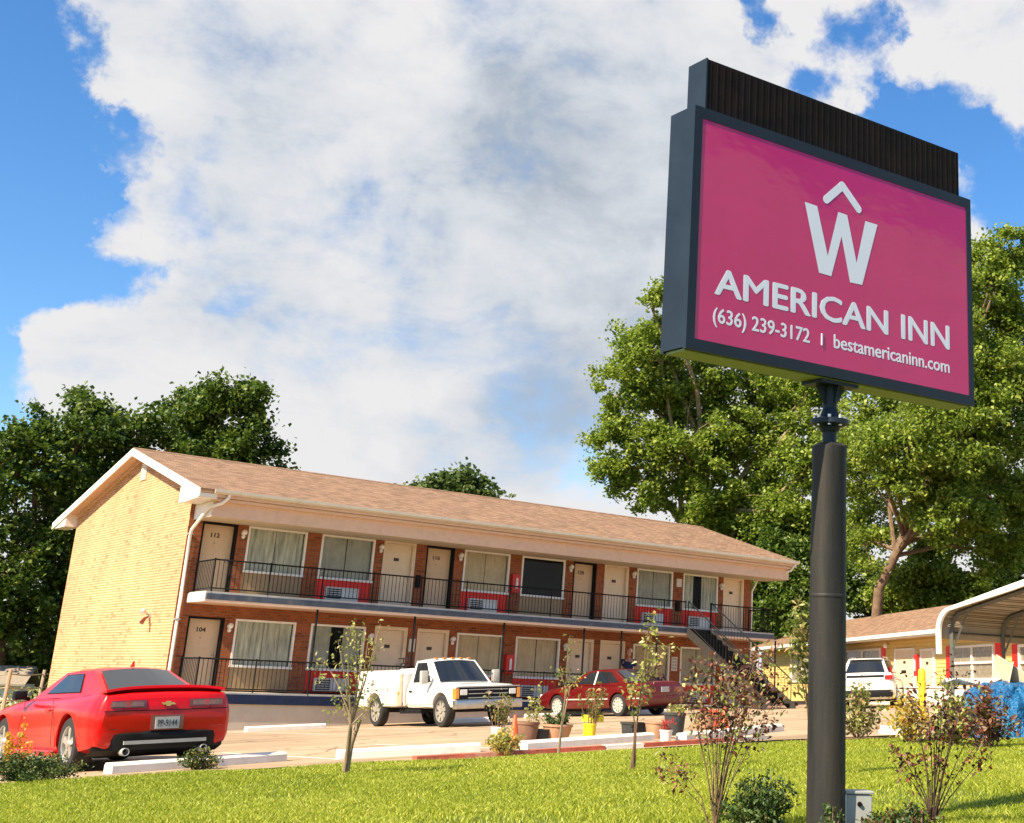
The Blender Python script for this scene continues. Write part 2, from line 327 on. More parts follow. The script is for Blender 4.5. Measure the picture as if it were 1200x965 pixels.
leafmat('leaf_mixed', (.06, .10, .02), (.20, .20, .05), (.5, .28, .12), .35, 3)
leafmat('leaf_juniper', (.02, .05, .012), (.07, .11, .02), (.22, .21, .05), .2, 3)
leafmat('petal_red', (.4, .02, .02), (.65, .03, .04), None, .3, 3)
leafmat('grass', (.13, .18, .010), (.35, .40, .030), (.64, .59, .11), .4, .35)

# ------------------------------------------------------------------ mesh helpers
class MB:
    def __init__(s): s.v = []; s.f = []
    def add(s, vs, fs):
        b = len(s.v); s.v += [tuple(p) for p in vs]; s.f += [tuple(b+i for i in f) for f in fs]; return s
    def box(s, x0, x1, y0, y1, z0, z1):
        return s.add([(x, y, z) for z in (z0, z1) for y in (y0, y1) for x in (x0, x1)],
                     [(0, 2, 3, 1), (4, 5, 7, 6), (0, 1, 5, 4), (2, 6, 7, 3), (0, 4, 6, 2), (1, 3, 7, 5)])
    def quad(s, a, b, c, d): return s.add([a, b, c, d], [(0, 1, 2, 3)])
    def poly(s, pts): return s.add(pts, [tuple(range(len(pts)))])
    def prism(s, pts, d):
        """closed polygon (3d points) extruded along vector d"""
        n = len(pts); d = Vector(d); a = [Vector(p) for p in pts]
        return s.add(a+[p+d for p in a], [tuple(range(n))[::-1], tuple(range(n, 2*n))]+[(i, (i+1) % n, n+(i+1) % n, n+i) for i in range(n)])
    def tube(s, pts, r, n=6, cap=True):
        pts = [Vector(p) for p in pts]; rs = r if isinstance(r, (list, tuple)) else [r]*len(pts)
        vs = []; up = None
        for i, p in enumerate(pts):
            t = (pts[min(i+1, len(pts)-1)]-pts[max(i-1, 0)])
            if t.length < 1e-9: t = Vector((0, 0, 1))
            t.normalize()
            if up is None: up = Vector((0, 0, 1)).cross(t) if abs(t.z) < .9 else Vector((1, 0, 0)).cross(t)
            up = (up - t*up.dot(t)).normalized(); b = t.cross(up)
            for k in range(n):
                a = 2*PI*k/n; vs.append(p+(up*math.cos(a)+b*math.sin(a))*rs[i])
        fs = []
        for i in range(len(pts)-1):
            for k in range(n): fs.append((i*n+k, i*n+(k+1) % n, (i+1)*n+(k+1) % n, (i+1)*n+k))
        if cap: fs += [tuple(range(n))[::-1], tuple(range((len(pts)-1)*n, len(pts)*n))]
        return s.add(vs, fs)
    def bar(s, a, b, w=.03): return s.tube([a, b], w*.7, 4)
    def lathe(s, prof, o=(0, 0, 0), n=20, axis='z', cap=False):
        vs = []; fs = []; m_ = len(prof)
        for k in range(n):
            a = 2*PI*k/n
            for r, h in prof:
                c, q = r*math.cos(a), r*math.sin(a)
                p = (c, q, h) if axis == 'z' else ((c, h, q) if axis == 'y' else (h, c, q))
                vs.append((p[0]+o[0], p[1]+o[1], p[2]+o[2]))
        for k in range(n):
            for j in range(m_-1):
                a, b = k*m_+j, ((k+1) % n)*m_+j
                fs.append((a, b, b+1, a+1))
        if cap:
            fs.append(tuple(k*m_ for k in range(n))); fs.append(tuple(k*m_+m_-1 for k in range(n)))
        return s.add(vs, fs)
    def sphere(s, c, r, nu=10, nv=7, sc=(1, 1, 1)):
        vs = []; fs = []
        for j in range(nv+1):
            t = PI*j/nv
            for i in range(nu):
                p = 2*PI*i/nu; vs.append((c[0]+sc[0]*r*math.sin(t)*math.cos(p), c[1]+sc[1]*r*math.sin(t)*math.sin(p), c[2]+sc[2]*r*math.cos(t)))
        for j in range(nv):
            for i in range(nu): fs.append((j*nu+i, j*nu+(i+1) % nu, (j+1)*nu+(i+1) % nu, (j+1)*nu+i))
        return s.add(vs, fs)
    def bevelbox(s, x0, x1, y0, y1, z0, z1, b=.03):
        bm = bmesh.new()
        mm = MB().box(x0, x1, y0, y1, z0, z1)
        vs = [bm.verts.new(p) for p in mm.v]
        for f in mm.f: bm.faces.new([vs[i] for i in f])
        bmesh.ops.bevel(bm, geom=bm.edges[:], offset=b, segments=2, affect='EDGES', profile=.6)
        bm.verts.index_update(); s.add([v.co[:] for v in bm.verts], [[v.index for v in f.verts] for f in bm.faces]); bm.free(); return s

def finish(me, smooth):
    bm = bmesh.new(); bm.from_mesh(me); bmesh.ops.recalc_face_normals(bm, faces=bm.faces[:])
    if smooth:
        for f in bm.faces: f.smooth = True
        for ed in bm.edges:
            if len(ed.link_faces) == 2 and ed.calc_face_angle(0) > math.radians(smooth): ed.smooth = False
    bm.to_mesh(me); bm.free()
def mesh(name, mb, mat, smooth=None):
    me = bpy.data.meshes.new(name); me.from_pydata([tuple(p) for p in mb.v], [], mb.f); me.update()
    finish(me, smooth); me.materials.append(MATS[mat]); return me
def obj(name, mb, mat, parent=None, smooth=None, label=None):
    me = mb if isinstance(mb, bpy.types.Mesh) else mesh(name, mb, mat, smooth)
    o = bpy.data.objects.new(name, me); COL.objects.link(o)
    if parent is not None: o.parent = parent
    if label: o['label'] = label
    return o
def tag(o, label, cat, group=None):
    o['label'] = label; o['category'] = cat
    if group: o['group'] = group
    return o
def thing(name, label, cat, loc=(0, 0, 0), rotz=0, group=None):
    o = bpy.data.objects.new(name, None); o.empty_display_size = .2; COL.objects.link(o)
    o.location = loc; o.rotation_euler = (0, 0, rotz); return tag(o, label, cat, group)
def struct(name, mb, mat, smooth=None, kind='structure'):
    o = obj(name, mb, mat, None, smooth); o['kind'] = kind; return o
def dup(root, loc, rotz, label=None, scale=None):
    r = root.copy(); COL.objects.link(r); r.location = loc; r.rotation_euler = (0, 0, rotz)
    if label: r['label'] = label
    if scale: r.scale = (scale,)*3
    for ch in list(root.children):
        c = ch.copy(); COL.objects.link(c); c.parent = r
        for g in list(ch.children):
            d = g.copy(); COL.objects.link(d); d.parent = c
    return r
def fontmesh(txt, bold=0.0):
    cu = bpy.data.curves.new('lettering', 'FONT'); cu.body = txt; cu.size = 1; cu.offset = bold; cu.resolution_u = 3; cu.extrude = 0.01
    o = bpy.data.objects.new('lettering', cu); COL.objects.link(o)
    dg = bpy.context.evaluated_depsgraph_get(); dg.update()
    me = bpy.data.meshes.new_from_object(o.evaluated_get(dg)); bpy.data.objects.remove(o); bpy.data.curves.remove(cu)
    return me
def text_on(name, txt, x0, x1, z0, z1, y, mat, parent, bold=.0, thick=.006):
    """lettering facing -y filling the rectangle, standing `thick` proud of plane y; heavier weights are struck several times side by side"""
    me = fontmesh(txt, 0); bm = bmesh.new()
    for k, (dx, dy) in enumerate(((0, 0), (1, 0), (.5, .5), (.5, -.5)) if bold else ((0, 0),)):
        m1 = me.copy(); m1.transform(Matrix.Translation((dx*bold*2, dy*bold*1.4, .0035*k))); bm.from_mesh(m1)
    bm.to_mesh(me); bm.free(); vs = np.array([v.co[:] for v in me.vertices]); lo, hi = vs.min(0), vs.max(0)
    for v, c in zip(me.vertices, vs):
        t = (c-lo)/(hi-lo+1e-9)
        v.co = (x0+t[0]*(x1-x0), y-thick*t[2], z0+t[1]*(z1-z0))
    me.name = name; me.materials.clear(); me.materials.append(MATS[mat])
    o = bpy.data.objects.new(name, me); COL.objects.link(o); o.parent = parent; return o

def leafmesh(name, P, S, mat, up=.35, asp=.55, droop=None):
    """one small folded leaf (two quads sharing a midrib) per row of P"""
    P = np.asarray(P, float); n = len(P); S = np.asarray(S, float).reshape(-1, 1)
    nn = nrg.normal(size=(n, 3)); nn[:, 2] = np.abs(nn[:, 2])*.8+up*.55; nn /= np.linalg.norm(nn, axis=1)[:, None]
    a = nrg.normal(size=(n, 3))
    if droop is not None: a[:, 2] -= droop
    a -= nn*(a*nn).sum(1)[:, None]; a /= np.linalg.norm(a, axis=1)[:, None]
    b = np.cross(nn, a); w = S*asp*.5
    v = np.stack([P-a*S*.5, P+b*w-a*S*.08+nn*S*.10, P+a*S*.5-nn*S*.06, P-b*w-a*S*.08+nn*S*.10], 1).reshape(-1, 3)
    idx = np.arange(n)*4
    f = np.stack([idx, idx+1, idx+2, idx, idx+2, idx+3], 1).reshape(-1)
    me = bpy.data.meshes.new(name); me.vertices.add(4*n); me.vertices.foreach_set('co', v.reshape(-1))
    me.loops.add(6*n); me.loops.foreach_set('vertex_index', f.astype(np.int32))
    me.polygons.add(2*n); me.polygons.foreach_set('loop_start', (np.arange(2*n)*3).astype(np.int32))
    me.update(calc_edges=True)
    at = me.attributes.new('rnd', 'FLOAT', 'FACE'); at.data.foreach_set('value', np.repeat(nrg.random(n), 2).astype(np.float32))
    me.materials.append(MATS[mat]); return me

# ------------------------------------------------------------------ ground, lot, lawn
g = MB()
xs = [-900, -200, -60, -22]+[-22+3*i for i in range(1, 18)]+[32, 80, 250, 900]
ys = [-900, -200, -46]+[-46+3*i for i in range(1, 20)]+[14, 40, 120, 300, 900]
for y in ys:
    for x in xs: g.v.append((x, y, gz(x, y)-.02))
nx = len(xs)
for j in range(len(ys)-1):
    for i in range(nx-1): g.f.append((j*nx+i, j*nx+i+1, (j+1)*nx+i+1, (j+1)*nx+i))
struct('ground', g, 'soil')
lot = [(-16, -20.9), (-5.5, -21.3), (-3, -22.3), (2.2, -22.7), (6, -24.6), (9, -29), (11, -46), (31.5, -46), (31.5, 5), (23.5, 13), (23.5, -.2), (-.2, -.2), (-.2, 13.5), (-16, 13.5)]
def sheet(pts, dz):
    return MB().poly([(x, y, gz(x, y)+dz) for x, y in pts])
struct('parking_lot', sheet(lot, 0), 'asphalt')
lawn = [(-21, -45.5), (9.3, -45.5), (6.6, -38), (4.6, -30.5), (3.2, -26.0), (1.6, -23.7), (-3, -22.75), (-5.6, -21.7), (-9, -21.2), (-21, -20.9)]
struct('lawn', sheet(lawn, .006), 'lawn_soil')
bed = [(1.6, -23.7), (3.2, -26.0), (4.6, -30.5), (5.6, -29.6), (4.4, -25.4), (2.6, -23.1)]
struct('mulch_bed', sheet(bed, .010), 'mulch')
for (a, b) in [((1.0, -8.6), (1.0, -2.4)), ((3.6, -8.6), (3.6, -2.4)), ((9.0, -8.2), (9.0, -2.4)), ((14.6, -8), (14.6, -2.4)), ((-1.4, -20.3), (-1.4, -15.8)), ((-4.2, -20.3), (-4.2, -15.8)), ((1.3, -20.3), (1.3, -15.8)), ((4, -20.3), (4, -15.8))]:
    struct('parking_line', sheet([(a[0]-.05, a[1]), (a[0]+.05, a[1]), (b[0]+.05, b[1]), (b[0]-.05, b[1])], .004), 'line_paint')
# red painted kerb edging the lawn
for (a, b, mt) in [((-3.9, -22.0), (-2.55, -22.2), 'kerb_red'), ((-2.5, -22.21), (-.95, -22.31), 'kerb_red'), ((-.93, -22.31), (-.25, -22.34), 'stop_paint'), ((-.23, -22.34), (1.5, -22.42), 'kerb_red'), ((1.53, -22.42), (2.3, -22.45), 'concrete')]:
    struct('kerb', MB().prism([(a[0], a[1], gz(*a)-.05), (b[0], b[1], gz(*b)-.05), (b[0], b[1]+.14, gz(*b)-.05), (a[0], a[1]+.14, gz(*a)-.05)], (0, 0, .11)), mt)

def inpoly(X, Y, poly):
    r = np.zeros(len(X), bool); n = len(poly); j = n-1
    for i in range(n):
        xi, yi = poly[i]; xj, yj = poly[j]
        c = ((yi > Y) != (yj > Y)) & (X < (xj-xi)*(Y-yi)/(yj-yi+1e-12)+xi); r ^= c; j = i
    return r
def grass():
    pts = []
    n = 2600000
    X = nrg.uniform(-13, 7, n); Y = nrg.uniform(-37, -20.9, n)
    d = np.stack([X-CC.x, Y-CC.y], 1); w = d@np.array([CD.x, CD.y])/math.hypot(CD.x, CD.y); lat = d@np.array([CR.x, CR.y])/math.hypot(CR.x, CR.y)
    k = inpoly(X, Y, lawn) & (w > 6.5) & (w < 27) & (np.abs(lat) < w*.75+1.5)
    k &= nrg.random(n) < np.clip((11/np.maximum(w, 7))**1.2, 0, 1)
    patch = np.array([noise.noise((x*.9, y*.9, 3.3)) for x, y in zip(X[k], Y[k])])
    X, Y, w = X[k], Y[k], w[k]
    q = nrg.random(len(X)) < np.clip(.62+patch*1.1, .15, 1); X, Y, w, patch = X[q], Y[q], w[q], patch[q]
    n = len(X); print('grass blades', n)
    Z = G0+GX*X+GY*(Y+1.4)+.004
    h = nrg.uniform(.022, .052, n)*(1+.45*patch); wd = nrg.uniform(.0022, .0046, n)*(w/8)**.7
    a = nrg.uniform(0, 2*PI, n); lean = nrg.uniform(.1, .9, n)*h; la = nrg.uniform(0, 2*PI, n)
    dx, dy = np.cos(a)*wd, np.sin(a)*wd; lx, ly = np.cos(la)*lean, np.sin(la)*lean
    v = np.empty((n, 4, 3))
    v[:, 0] = np.stack([X-dx, Y-dy, Z], 1); v[:, 1] = np.stack([X+dx, Y+dy, Z], 1)
    v[:, 2] = np.stack([X+dx*.7+lx*.4, Y+dy*.7+ly*.4, Z+h*.62], 1); v[:, 3] = np.stack([X+lx, Y+ly, Z+h], 1)
    idx = np.arange(n)*4
    f = np.stack([idx, idx+1, idx+2, idx, idx+2, idx+3], 1).reshape(-1).astype(np.int32)
    me = bpy.data.meshes.new('grass'); me.vertices.add(4*n); me.vertices.foreach_set('co', v.reshape(-1)); me.loops.add(6*n); me.loops.foreach_set('vertex_index', f)
    me.polygons.add(2*n); me.polygons.foreach_set('loop_start', (np.arange(2*n)*3).astype(np.int32)); me.update(calc_edges=True)
    at = me.attributes.new('rnd', 'FLOAT', 'FACE'); at.data.foreach_set('value', np.repeat(nrg.random(n), 2).astype(np.float32))
    me.materials.append(MATS['grass']); o = bpy.data.objects.new('grass', me); COL.objects.link(o); o['kind'] = 'stuff'
    o['label'] = 'bright yellow-green mown grass covering the lawn in the foreground'; o['category'] = 'grass'
grass()

# wheel stops
def wheel_stop(loc, rz, ln, label, group):
    mb = MB(); h, b, t = .13, .11, .075
    sec = [(-b, -.03), (b, -.03), (b*.95, h*.75), (t, h), (-t, h), (-b*.95, h*.75)]
    mb.prism([(-ln/2, y, z) for y, z in sec], (ln, 0, 0))
    o = obj('wheel_stop', mb, 'stop_paint', None, 30); o.location = loc
    sl_ = math.atan(GX*math.cos(rz)+GY*math.sin(rz)); o.rotation_euler = (0, -sl_, rz)
    tag(o, label, 'wheel stop', group)
GS = 'white concrete wheel stops along the lawn'; GF = 'white concrete wheel stops in front of the motel'
for a, b, lab in [((126, 907), (331, 892), 'long white wheel stop beside the red muscle car rear bumper'), ((396, 890), (560, 881), 'white wheel stop behind the leafy sapling by the lawn'),
                  ((613, 879), (762, 868), 'white wheel stop in front of the yellow and brown planters'), ((798, 869), (913, 857), 'white wheel stop behind the tall burgundy shrub and orange cone'), ((1036, 860), (1062, 861), 'short white wheel stop right of the sign pole')]:
    A, B = ong(*a), ong(*b); c = (A+B)/2; wheel_stop((c.x, c.y, gz(c.x, c.y)), math.atan2(B.y-A.y, B.x-A.x), (B-A).length, lab, GS)
for x, y, ln, lab in [(2.3, -3.3, 2.2, 'white wheel stop against the shaded motel base beside the red muscle car'), (7.6, -4.4, 2.0, 'white wheel stop beside the front tyre of the white truck'), (11.2, -2.6, 1.6, 'white wheel stop at the nose of the maroon sedan'), (14.0, -4.2, 2.0, 'white wheel stop behind the rear wheel of the maroon sedan')]:
    wheel_stop((x, y, gz(x, y)), 0, ln, lab, GF)

# ------------------------------------------------------------------ motel
MX1, MD = 22.2, 11.5
motel = thing('motel_building', 'two storey orange brick motel with brown shingle roof and black balcony railings', 'motel', (0, 0, 0))
OPEN = [('d', .41, 1.47, 'k'), ('w', 1.78, 3.64, 'tan'), ('w', 4.11, 5.92, 'red'), ('d', 6.28, 7.32, 'c'), ('d', 7.77, 8.82, 'k'), ('w', 9.17, 10.97, 'red'),
        ('w', 11.45, 13.26, 'tan'), ('d', 13.63, 14.65, 'k'), ('d', 15.04, 16.04, 'c'), ('w', 16.47, 18.19, 'red'), ('w', 18.69, 20.45, 'red'), ('d', 20.78, 21.75, 'c')]
RIDGE_Y, RIDGE_Z, EAVE_Y, EAVE_Z, BACK_Y, BACK_Z = 5.0, 7.36, -1.72, 5.46, 13.0, 5.55
def roofz(y):
    return EAVE_Z+(y-EAVE_Y)/(RIDGE_Y-EAVE_Y)*(RIDGE_Z-EAVE_Z) if y < RIDGE_Y else RIDGE_Z+(y-RIDGE_Y)/(BACK_Y-RIDGE_Y)*(BACK_Z-RIDGE_Z)
wl = MB()
xe = sorted({0, MX1}.union(*[{o[1], o[2]} for o in OPEN])); ze = sorted({-1.6, 0, 2.035, 2.7, 4.735, 5.6})
for i in range(len(xe)-1):
    for j in range(len(ze)-1):
        xm, zm = (xe[i]+xe[i+1])/2, (ze[j]+ze[j+1])/2
        if any(o[1] < xm < o[2] for o in OPEN) and (0 < zm < 2.035 or 2.7 < zm < 4.735): continue
        wl.quad((xe[i], 0, ze[j]), (xe[i+1], 0, ze[j]), (xe[i+1], 0, ze[j+1]), (xe[i], 0, ze[j+1]))
gw = MB()
for x in (0, MX1):
    pts = [(x, 0, -1.6), (x, MD, -1.6), (x, MD, roofz(MD)-.14), (x, RIDGE_Y, RIDGE_Z-.14), (x, 0, roofz(0)-.14)]
    (gw if x == 0 else wl).poly(pts)
wl.quad((0, MD, -1.6), (MX1, MD, -1.6), (MX1, MD, 5.6), (0, MD, 5.6))
wl.quad((0, 0, 5.6), (MX1, 0, 5.6), (MX1, 0, 5.78), (0, 0, 5.78))
obj('wall', wl, 'brick', motel); obj('gable_wall', gw, 'brick_lit_tint', motel)
rv = MB()
for o in OPEN:
    for z0 in (0, 2.7):
        z1 = z0+2.035; x0, x1 = o[1], o[2]; d = .24
        rv.quad((x0, 0, z0), (x0, d, z0), (x0, d, z1), (x0, 0, z1)); rv.quad((x1, 0, z0), (x1, 0, z1), (x1, d, z1), (x1, d, z0))
        rv.quad((x0, 0, z1), (x0, d, z1), (x1, d, z1), (x1, 0, z1)); rv.quad((x0, 0, z0), (x1, 0, z0), (x1, d, z0), (x0, d, z0))
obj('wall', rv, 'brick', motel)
fl = MB(); fl.box(.05, MX1-.05, .26, MD-.05, 2.5, 2.66); fl.box(.05, MX1-.05, 3.2, 3.3, -1, 5.5); obj('wall', fl, 'interior', motel)

def door(x0, x1, z0, style, num=None):
    z1 = z0+2.035; dk = style == 'k'; fm = 'black_paint' if dk else 'door_white'
    y = .19 if dk else .09
    d = MB().box(x0+.06, x1-.06, y, y+.045, z0+.03, z1-.06)
    D = obj('door', d, 'door_paint' if dk else 'door_white', motel)
    f = MB(); e_ = .006
    f.box(x0+e_, x0+.055, -.012 if not dk else .0, .235, z0+.004, z1-.004); f.box(x1-.055, x1-e_, -.012 if not dk else .0, .235, z0+.004, z1-.004); f.box(x0+.055, x1-.055, -.012 if not dk else .0, .235, z1-.055, z1-.004)
    if not dk:
        f.box(x0-.05, x0+.006, -.022, -.002, z0+.004, z1+.05); f.box(x1-.006, x1+.05, -.022, -.002, z0+.004, z1+.05); f.box(x0+.006, x1-.006, -.022, -.002, z1-.004, z1+.05)
    obj('door_frame', f, fm, D)
    obj('handle', MB().sphere((x1-.16, y-.05, z0+.95), .035, 8, 6).tube([(x1-.16, y-.04, z0+.95), (x1-.16, y+.01, z0+.95)], .018), 'steel', D, 40)
    obj('threshold', MB().box(x0+.06, x1-.06, -.02, y-.005, z0+.002, z0+.028), 'concrete', D)
    xc = (x0+x1)/2-.05
    if num: text_on('number', num, xc-.13, xc+.13, z1-.42, z1-.29, y-.001, 'number_dark', D, .03, .01)
    else: obj('number_plate', MB().box(xc-.09, xc+.09, y-.012, y-.002, z1-.60, z1-.50), 'number_dark', D)
    obj('peephole', MB().lathe([(.0, 0), (.016, 0), (.016, .008), (0, .008)], (xc, y-.009, z0+1.45), 8, 'y'), 'number_dark', D)

def window(x0, x1, z0, panel, drape, style='closed', ac=None):
    zb, zt = z0+.69, z0+2.035; w = .065
    f = MB()
    f.box(x0+.004, x0+w, -.03, .07, zb, zt-.004); f.box(x1-w, x1-.004, -.03, .07, zb, zt-.004)
    f.box(x0+w, x1-w, -.03, .07, zt-w, zt-.004); f.box(x0+w, x1-w, -.03, .07, zb, zb+w*.8)
    F = obj('window', f, 'white_paint', motel)
    obj('sill', MB().box(x0-.02, x1+.02, -.06, -.031, zb-.02, zb+.04), 'white_paint', F)
    obj('pane', MB().box(x0+w, x1-w, .03, .036, zb+w*.8, zt-w), 'dark_glass' if style == 'dark' else 'window_glass', F)
    xm = (x0+x1)/2
    if style != 'dark':
        spans = {'closed': [(x0+w, xm-.01), (xm+.01, x1-w)], 'open': [(x0+w, x0+(x1-x0)*.40), (x0+(x1-x0)*.62, x1-w)], 'gap': [(x0+w, x0+(x1-x0)*.34), (x0+(x1-x0)*.58, x1-w)]}[style]
        c = MB()
        for a, b in spans:
            n = max(6, int((b-a)/.035)); amp = .03 if drape in ('lace', 'ivory_drape') else .012
            for i in range(n):
                p0 = a+(b-a)*i/n; p1 = a+(b-a)*(i+1)/n; q0 = .11+amp*math.sin(i*1.25+x0); q1 = .11+amp*math.sin((i+1)*1.25+x0)
                c.quad((p0, q0, zb), (p1, q1, zb), (p1, q1, zt), (p0, q0, zt))
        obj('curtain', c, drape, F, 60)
    P = obj('window_panel', MB().box(x0+.005, x1-.005, .02, .06, z0+.03, zb-.003), {'red': 'red_panel', 'tan': 'tan_panel'}[panel], motel)
    bt = MB()
    nb = 9
    for i in range(nb+1):
        xx = x0+.03+(x1-x0-.06)*i/nb; bt.box(xx-.012, xx+.012, .008, .019, z0+.04, zb-.03)
    if panel == 'red': obj('batten', bt, 'red_panel', P)
    if ac is None: ac = panel == 'red'
    if ac:
        a0, a1 = x0+.30, x1-.42; b0, b1 = z0+.06, z0+.46
        A = obj('air_conditioner', MB().bevelbox(a0, a1, -.09, .015, b0, b1, .012), 'ac_white', P)
        gr = MB(); gm = a0+(a1-a0)*.47
        for k in range(5): gr.box(a0+.04, gm, -.096, -.088, b0+.05+k*.065, b0+.05+k*.065+.038)
        obj('grille', gr, 'ac_dark', A)
        g2 = MB()
        for k in range(4): g2.box(gm+.05+k*.13, gm+.05+k*.13+.10, -.096, -.088, b0+.06, b1-.12)
        obj('grille', g2, 'box_light', A)

UP = {0: ('closed', 'lace'), 1: ('closed', 'grey_drape'), 2: ('closed', 'tan_drape'), 3: ('dark', 'dark_drape'), 4: ('closed', 'grey_drape'), 5: ('gap', 'lace')}
LOW = {0: ('closed', 'lace'), 1: ('open', 'grey_drape'), 2: ('closed', 'tan_drape'), 3: ('closed', 'tan_drape'), 4: ('closed', 'tan_drape'), 5: ('closed', 'grey_drape')}
nums = {(0, 1): '112', (0, 0): '104', (2, 1): '116', (3, 1): '120'}
for fl_ in (0, 1):
    wi = di = 0
    for k, x0, x1, s in OPEN:
        if k == 'w':
            st, dr = (UP if fl_ else LOW)[wi]; window(x0, x1, 2.7*fl_, 'red' if (wi == 3 and not fl_) else s, dr, st); wi += 1
        else:
            st = s if (fl_ or di == 0) else 'c'
            door(x0, x1, 2.7*fl_, st, nums.get((di, fl_))); di += 1
# wall lamps, cabinets, boxes
for x, z in [(1.64, 4.5), (6.12, 4.5), (9.02, 4.5), (13.48, 4.5), (16.3, 4.5), (20.6, 4.4), (1.62, 1.8), (6.1, 1.75), (9.0, 1.8), (13.46, 1.8), (16.28, 1.75)]:
    l_ = obj('wall_lamp', MB().lathe([(0, 0), (.07, 0), (.07, -.03), (0, -.03)], (x, -.004, z), 12, 'y'), 'lamp_white', motel, 40)
    obj('globe', MB().sphere((x, -.10, z+.02), .085, 12, 8), 'lamp_white', l_, 60)
    obj('globe', MB().sphere((x-.02, -.09, z-.11), .06, 10, 7), 'lamp_white', l_, 60)
for x, z in [(11.2, 3.75), (11.2, 1.1)]:
    c = obj('extinguisher_cabinet', MB().bevelbox(x-.15, x+.15, -.17, -.004, z-.3, z+.32, .02), 'red_gloss', motel)
    obj('extinguisher', MB().lathe([(0, 0), (.045, 0), (.045, .30), (.02, .36), (0, .36)], (x, -.19, z-.16), 10), 'white_plastic', c, 40)
obj('meter_box', MB().bevelbox(18.34, 18.58, -.08, -.004, 4.2, 4.5, .01), 'ac_white', motel)
obj('meter_box', MB().bevelbox(7.44, 7.64, -.08, -.004, 1.35, 1.75, .01), 'ac_white', motel)
obj('meter_box', MB().bevelbox(7.46, 7.62, -.07, -.004, 3.35, 3.75, .01), 'black_paint', motel)
obj('meter_box', MB().bevelbox(18.36, 18.54, -.07, -.004, 3.3, 3.7, .01), 'black_paint', motel)
s_ = obj('notice_sign', MB().bevelbox(18.28, 18.56, -.03, -.004, 1.15, 1.65, .006), 'ac_white', motel)
gd = MB()
for r_ in range(4):
    for c_ in range(2): gd.box(18.32+c_*.11, 18.41+c_*.11, -.036, -.03, 1.2+r_*.11, 1.28+r_*.11)
obj('grille', gd, 'box_grey', s_)
# slabs
obj('walkway', MB().box(.3, 22.2, -1.39, -.003, 2.46, 2.68), 'concrete', motel)
obj('walkway_edge', MB().box(.34, 22.18, -1.425, -1.392, 2.46, 2.62), 'slate_band', motel)
obj('trim', MB().box(.3, 22.2, -1.42, -.003, 2.38, 2.457), 'cream_paint', motel)
obj('trim', MB().box(.27, .298, -1.42, -.003, 2.40, 2.64), 'white_paint', motel)
obj('porch', MB().box(.1, 22.6, -1.40, -.003, -.28, -.01), 'concrete', motel)
obj('walkway_edge', MB().box(.1, 22.6, -1.44, -1.402, -.32, -.06), 'navy_band', motel)
obj('plinth', MB().box(.12, 22.5, -1.37, -.003, -1.6, -.283), 'plinth', motel)
# beam, soffit, gutter
obj('fascia', MB().box(.12, 22.9, -1.42, -1.36, 4.74, 5.28), 'cream_paint', motel)
obj('fascia', MB().box(.12, .16, -1.36, -.003, 4.74, 5.3), 'white_paint', motel)
obj('fascia', MB().box(.1, 22.92, -1.60, -1.425, 5.16, 5.24).box(.1, 22.92, -1.70, -1.62, 5.25, 5.4), 'cream_paint', motel)
obj('soffit', MB().box(.16, 22.9, -1.36, -.003, 4.74, 4.77), 'soffit_paint', motel)
gt = MB().prism([(-.02, -1.71, 5.33), (-.02, -1.80, 5.33), (-.02, -1.85, 5.38), (-.02, -1.85, 5.46), (-.02, -1.825, 5.46), (-.02, -1.80, 5.40), (-.02, -1.71, 5.40)], (23.1, 0, 0))
obj('gutter', gt, 'gutter', motel)
# roof
def slope(p, th, dn):
    mb = MB(); a = [Vector(q) for q in p]; mb.add(a+[q-Vector((0, 0, th)) for q in a], [(0, 1, 2, 3), (7, 6, 5, 4)]+[(i, 4+i, 4+(i+1) % 4, (i+1) % 4) for i in range(4)]); return mb
RX0, RX1, RXR = -.42, 23.1, 23.75
roof = obj('roof', slope([(RX0, EAVE_Y-.08, EAVE_Z-.01), (RX1, EAVE_Y-.08, EAVE_Z-.01), (RXR, RIDGE_Y, RIDGE_Z), (RX0, RIDGE_Y, RIDGE_Z)], .05, 0), 'shingle_x', motel)
obj('roof', slope([(RX0, RIDGE_Y, RIDGE_Z), (RXR, RIDGE_Y, RIDGE_Z), (RX1, BACK_Y, BACK_Z), (RX0, BACK_Y, BACK_Z)], .05, 0), 'shingle_x', motel)
obj('ridge_cap', MB().prism([(RX0, RIDGE_Y-.16, RIDGE_Z-.035), (RX0, RIDGE_Y, RIDGE_Z+.025), (RX0, RIDGE_Y+.16, RIDGE_Z-.03), (RX0, RIDGE_Y, RIDGE_Z-.02)], (RXR-RX0, 0, 0)), 'shingle_x', roof)
dk_ = MB()
for a, b in (((EAVE_Y, EAVE_Z), (RIDGE_Y, RIDGE_Z)), ((RIDGE_Y, RIDGE_Z), (BACK_Y, BACK_Z))):
    dk_.add([(RX0+.03, a[0], a[1]-.054), (22.9, a[0], a[1]-.054), (22.9, b[0], b[1]-.054), (RX0+.03, b[0], b[1]-.054), (RX0+.03, a[0], a[1]-.12), (22.9, a[0], a[1]-.12), (22.9, b[0], b[1]-.12), (RX0+.03, b[0], b[1]-.12)],
            [(0, 1, 2, 3), (7, 6, 5, 4), (0, 4, 5, 1), (1, 5, 6, 2), (2, 6, 7, 3), (3, 7, 4, 0)])
obj('soffit', dk_, 'cream_paint', motel)
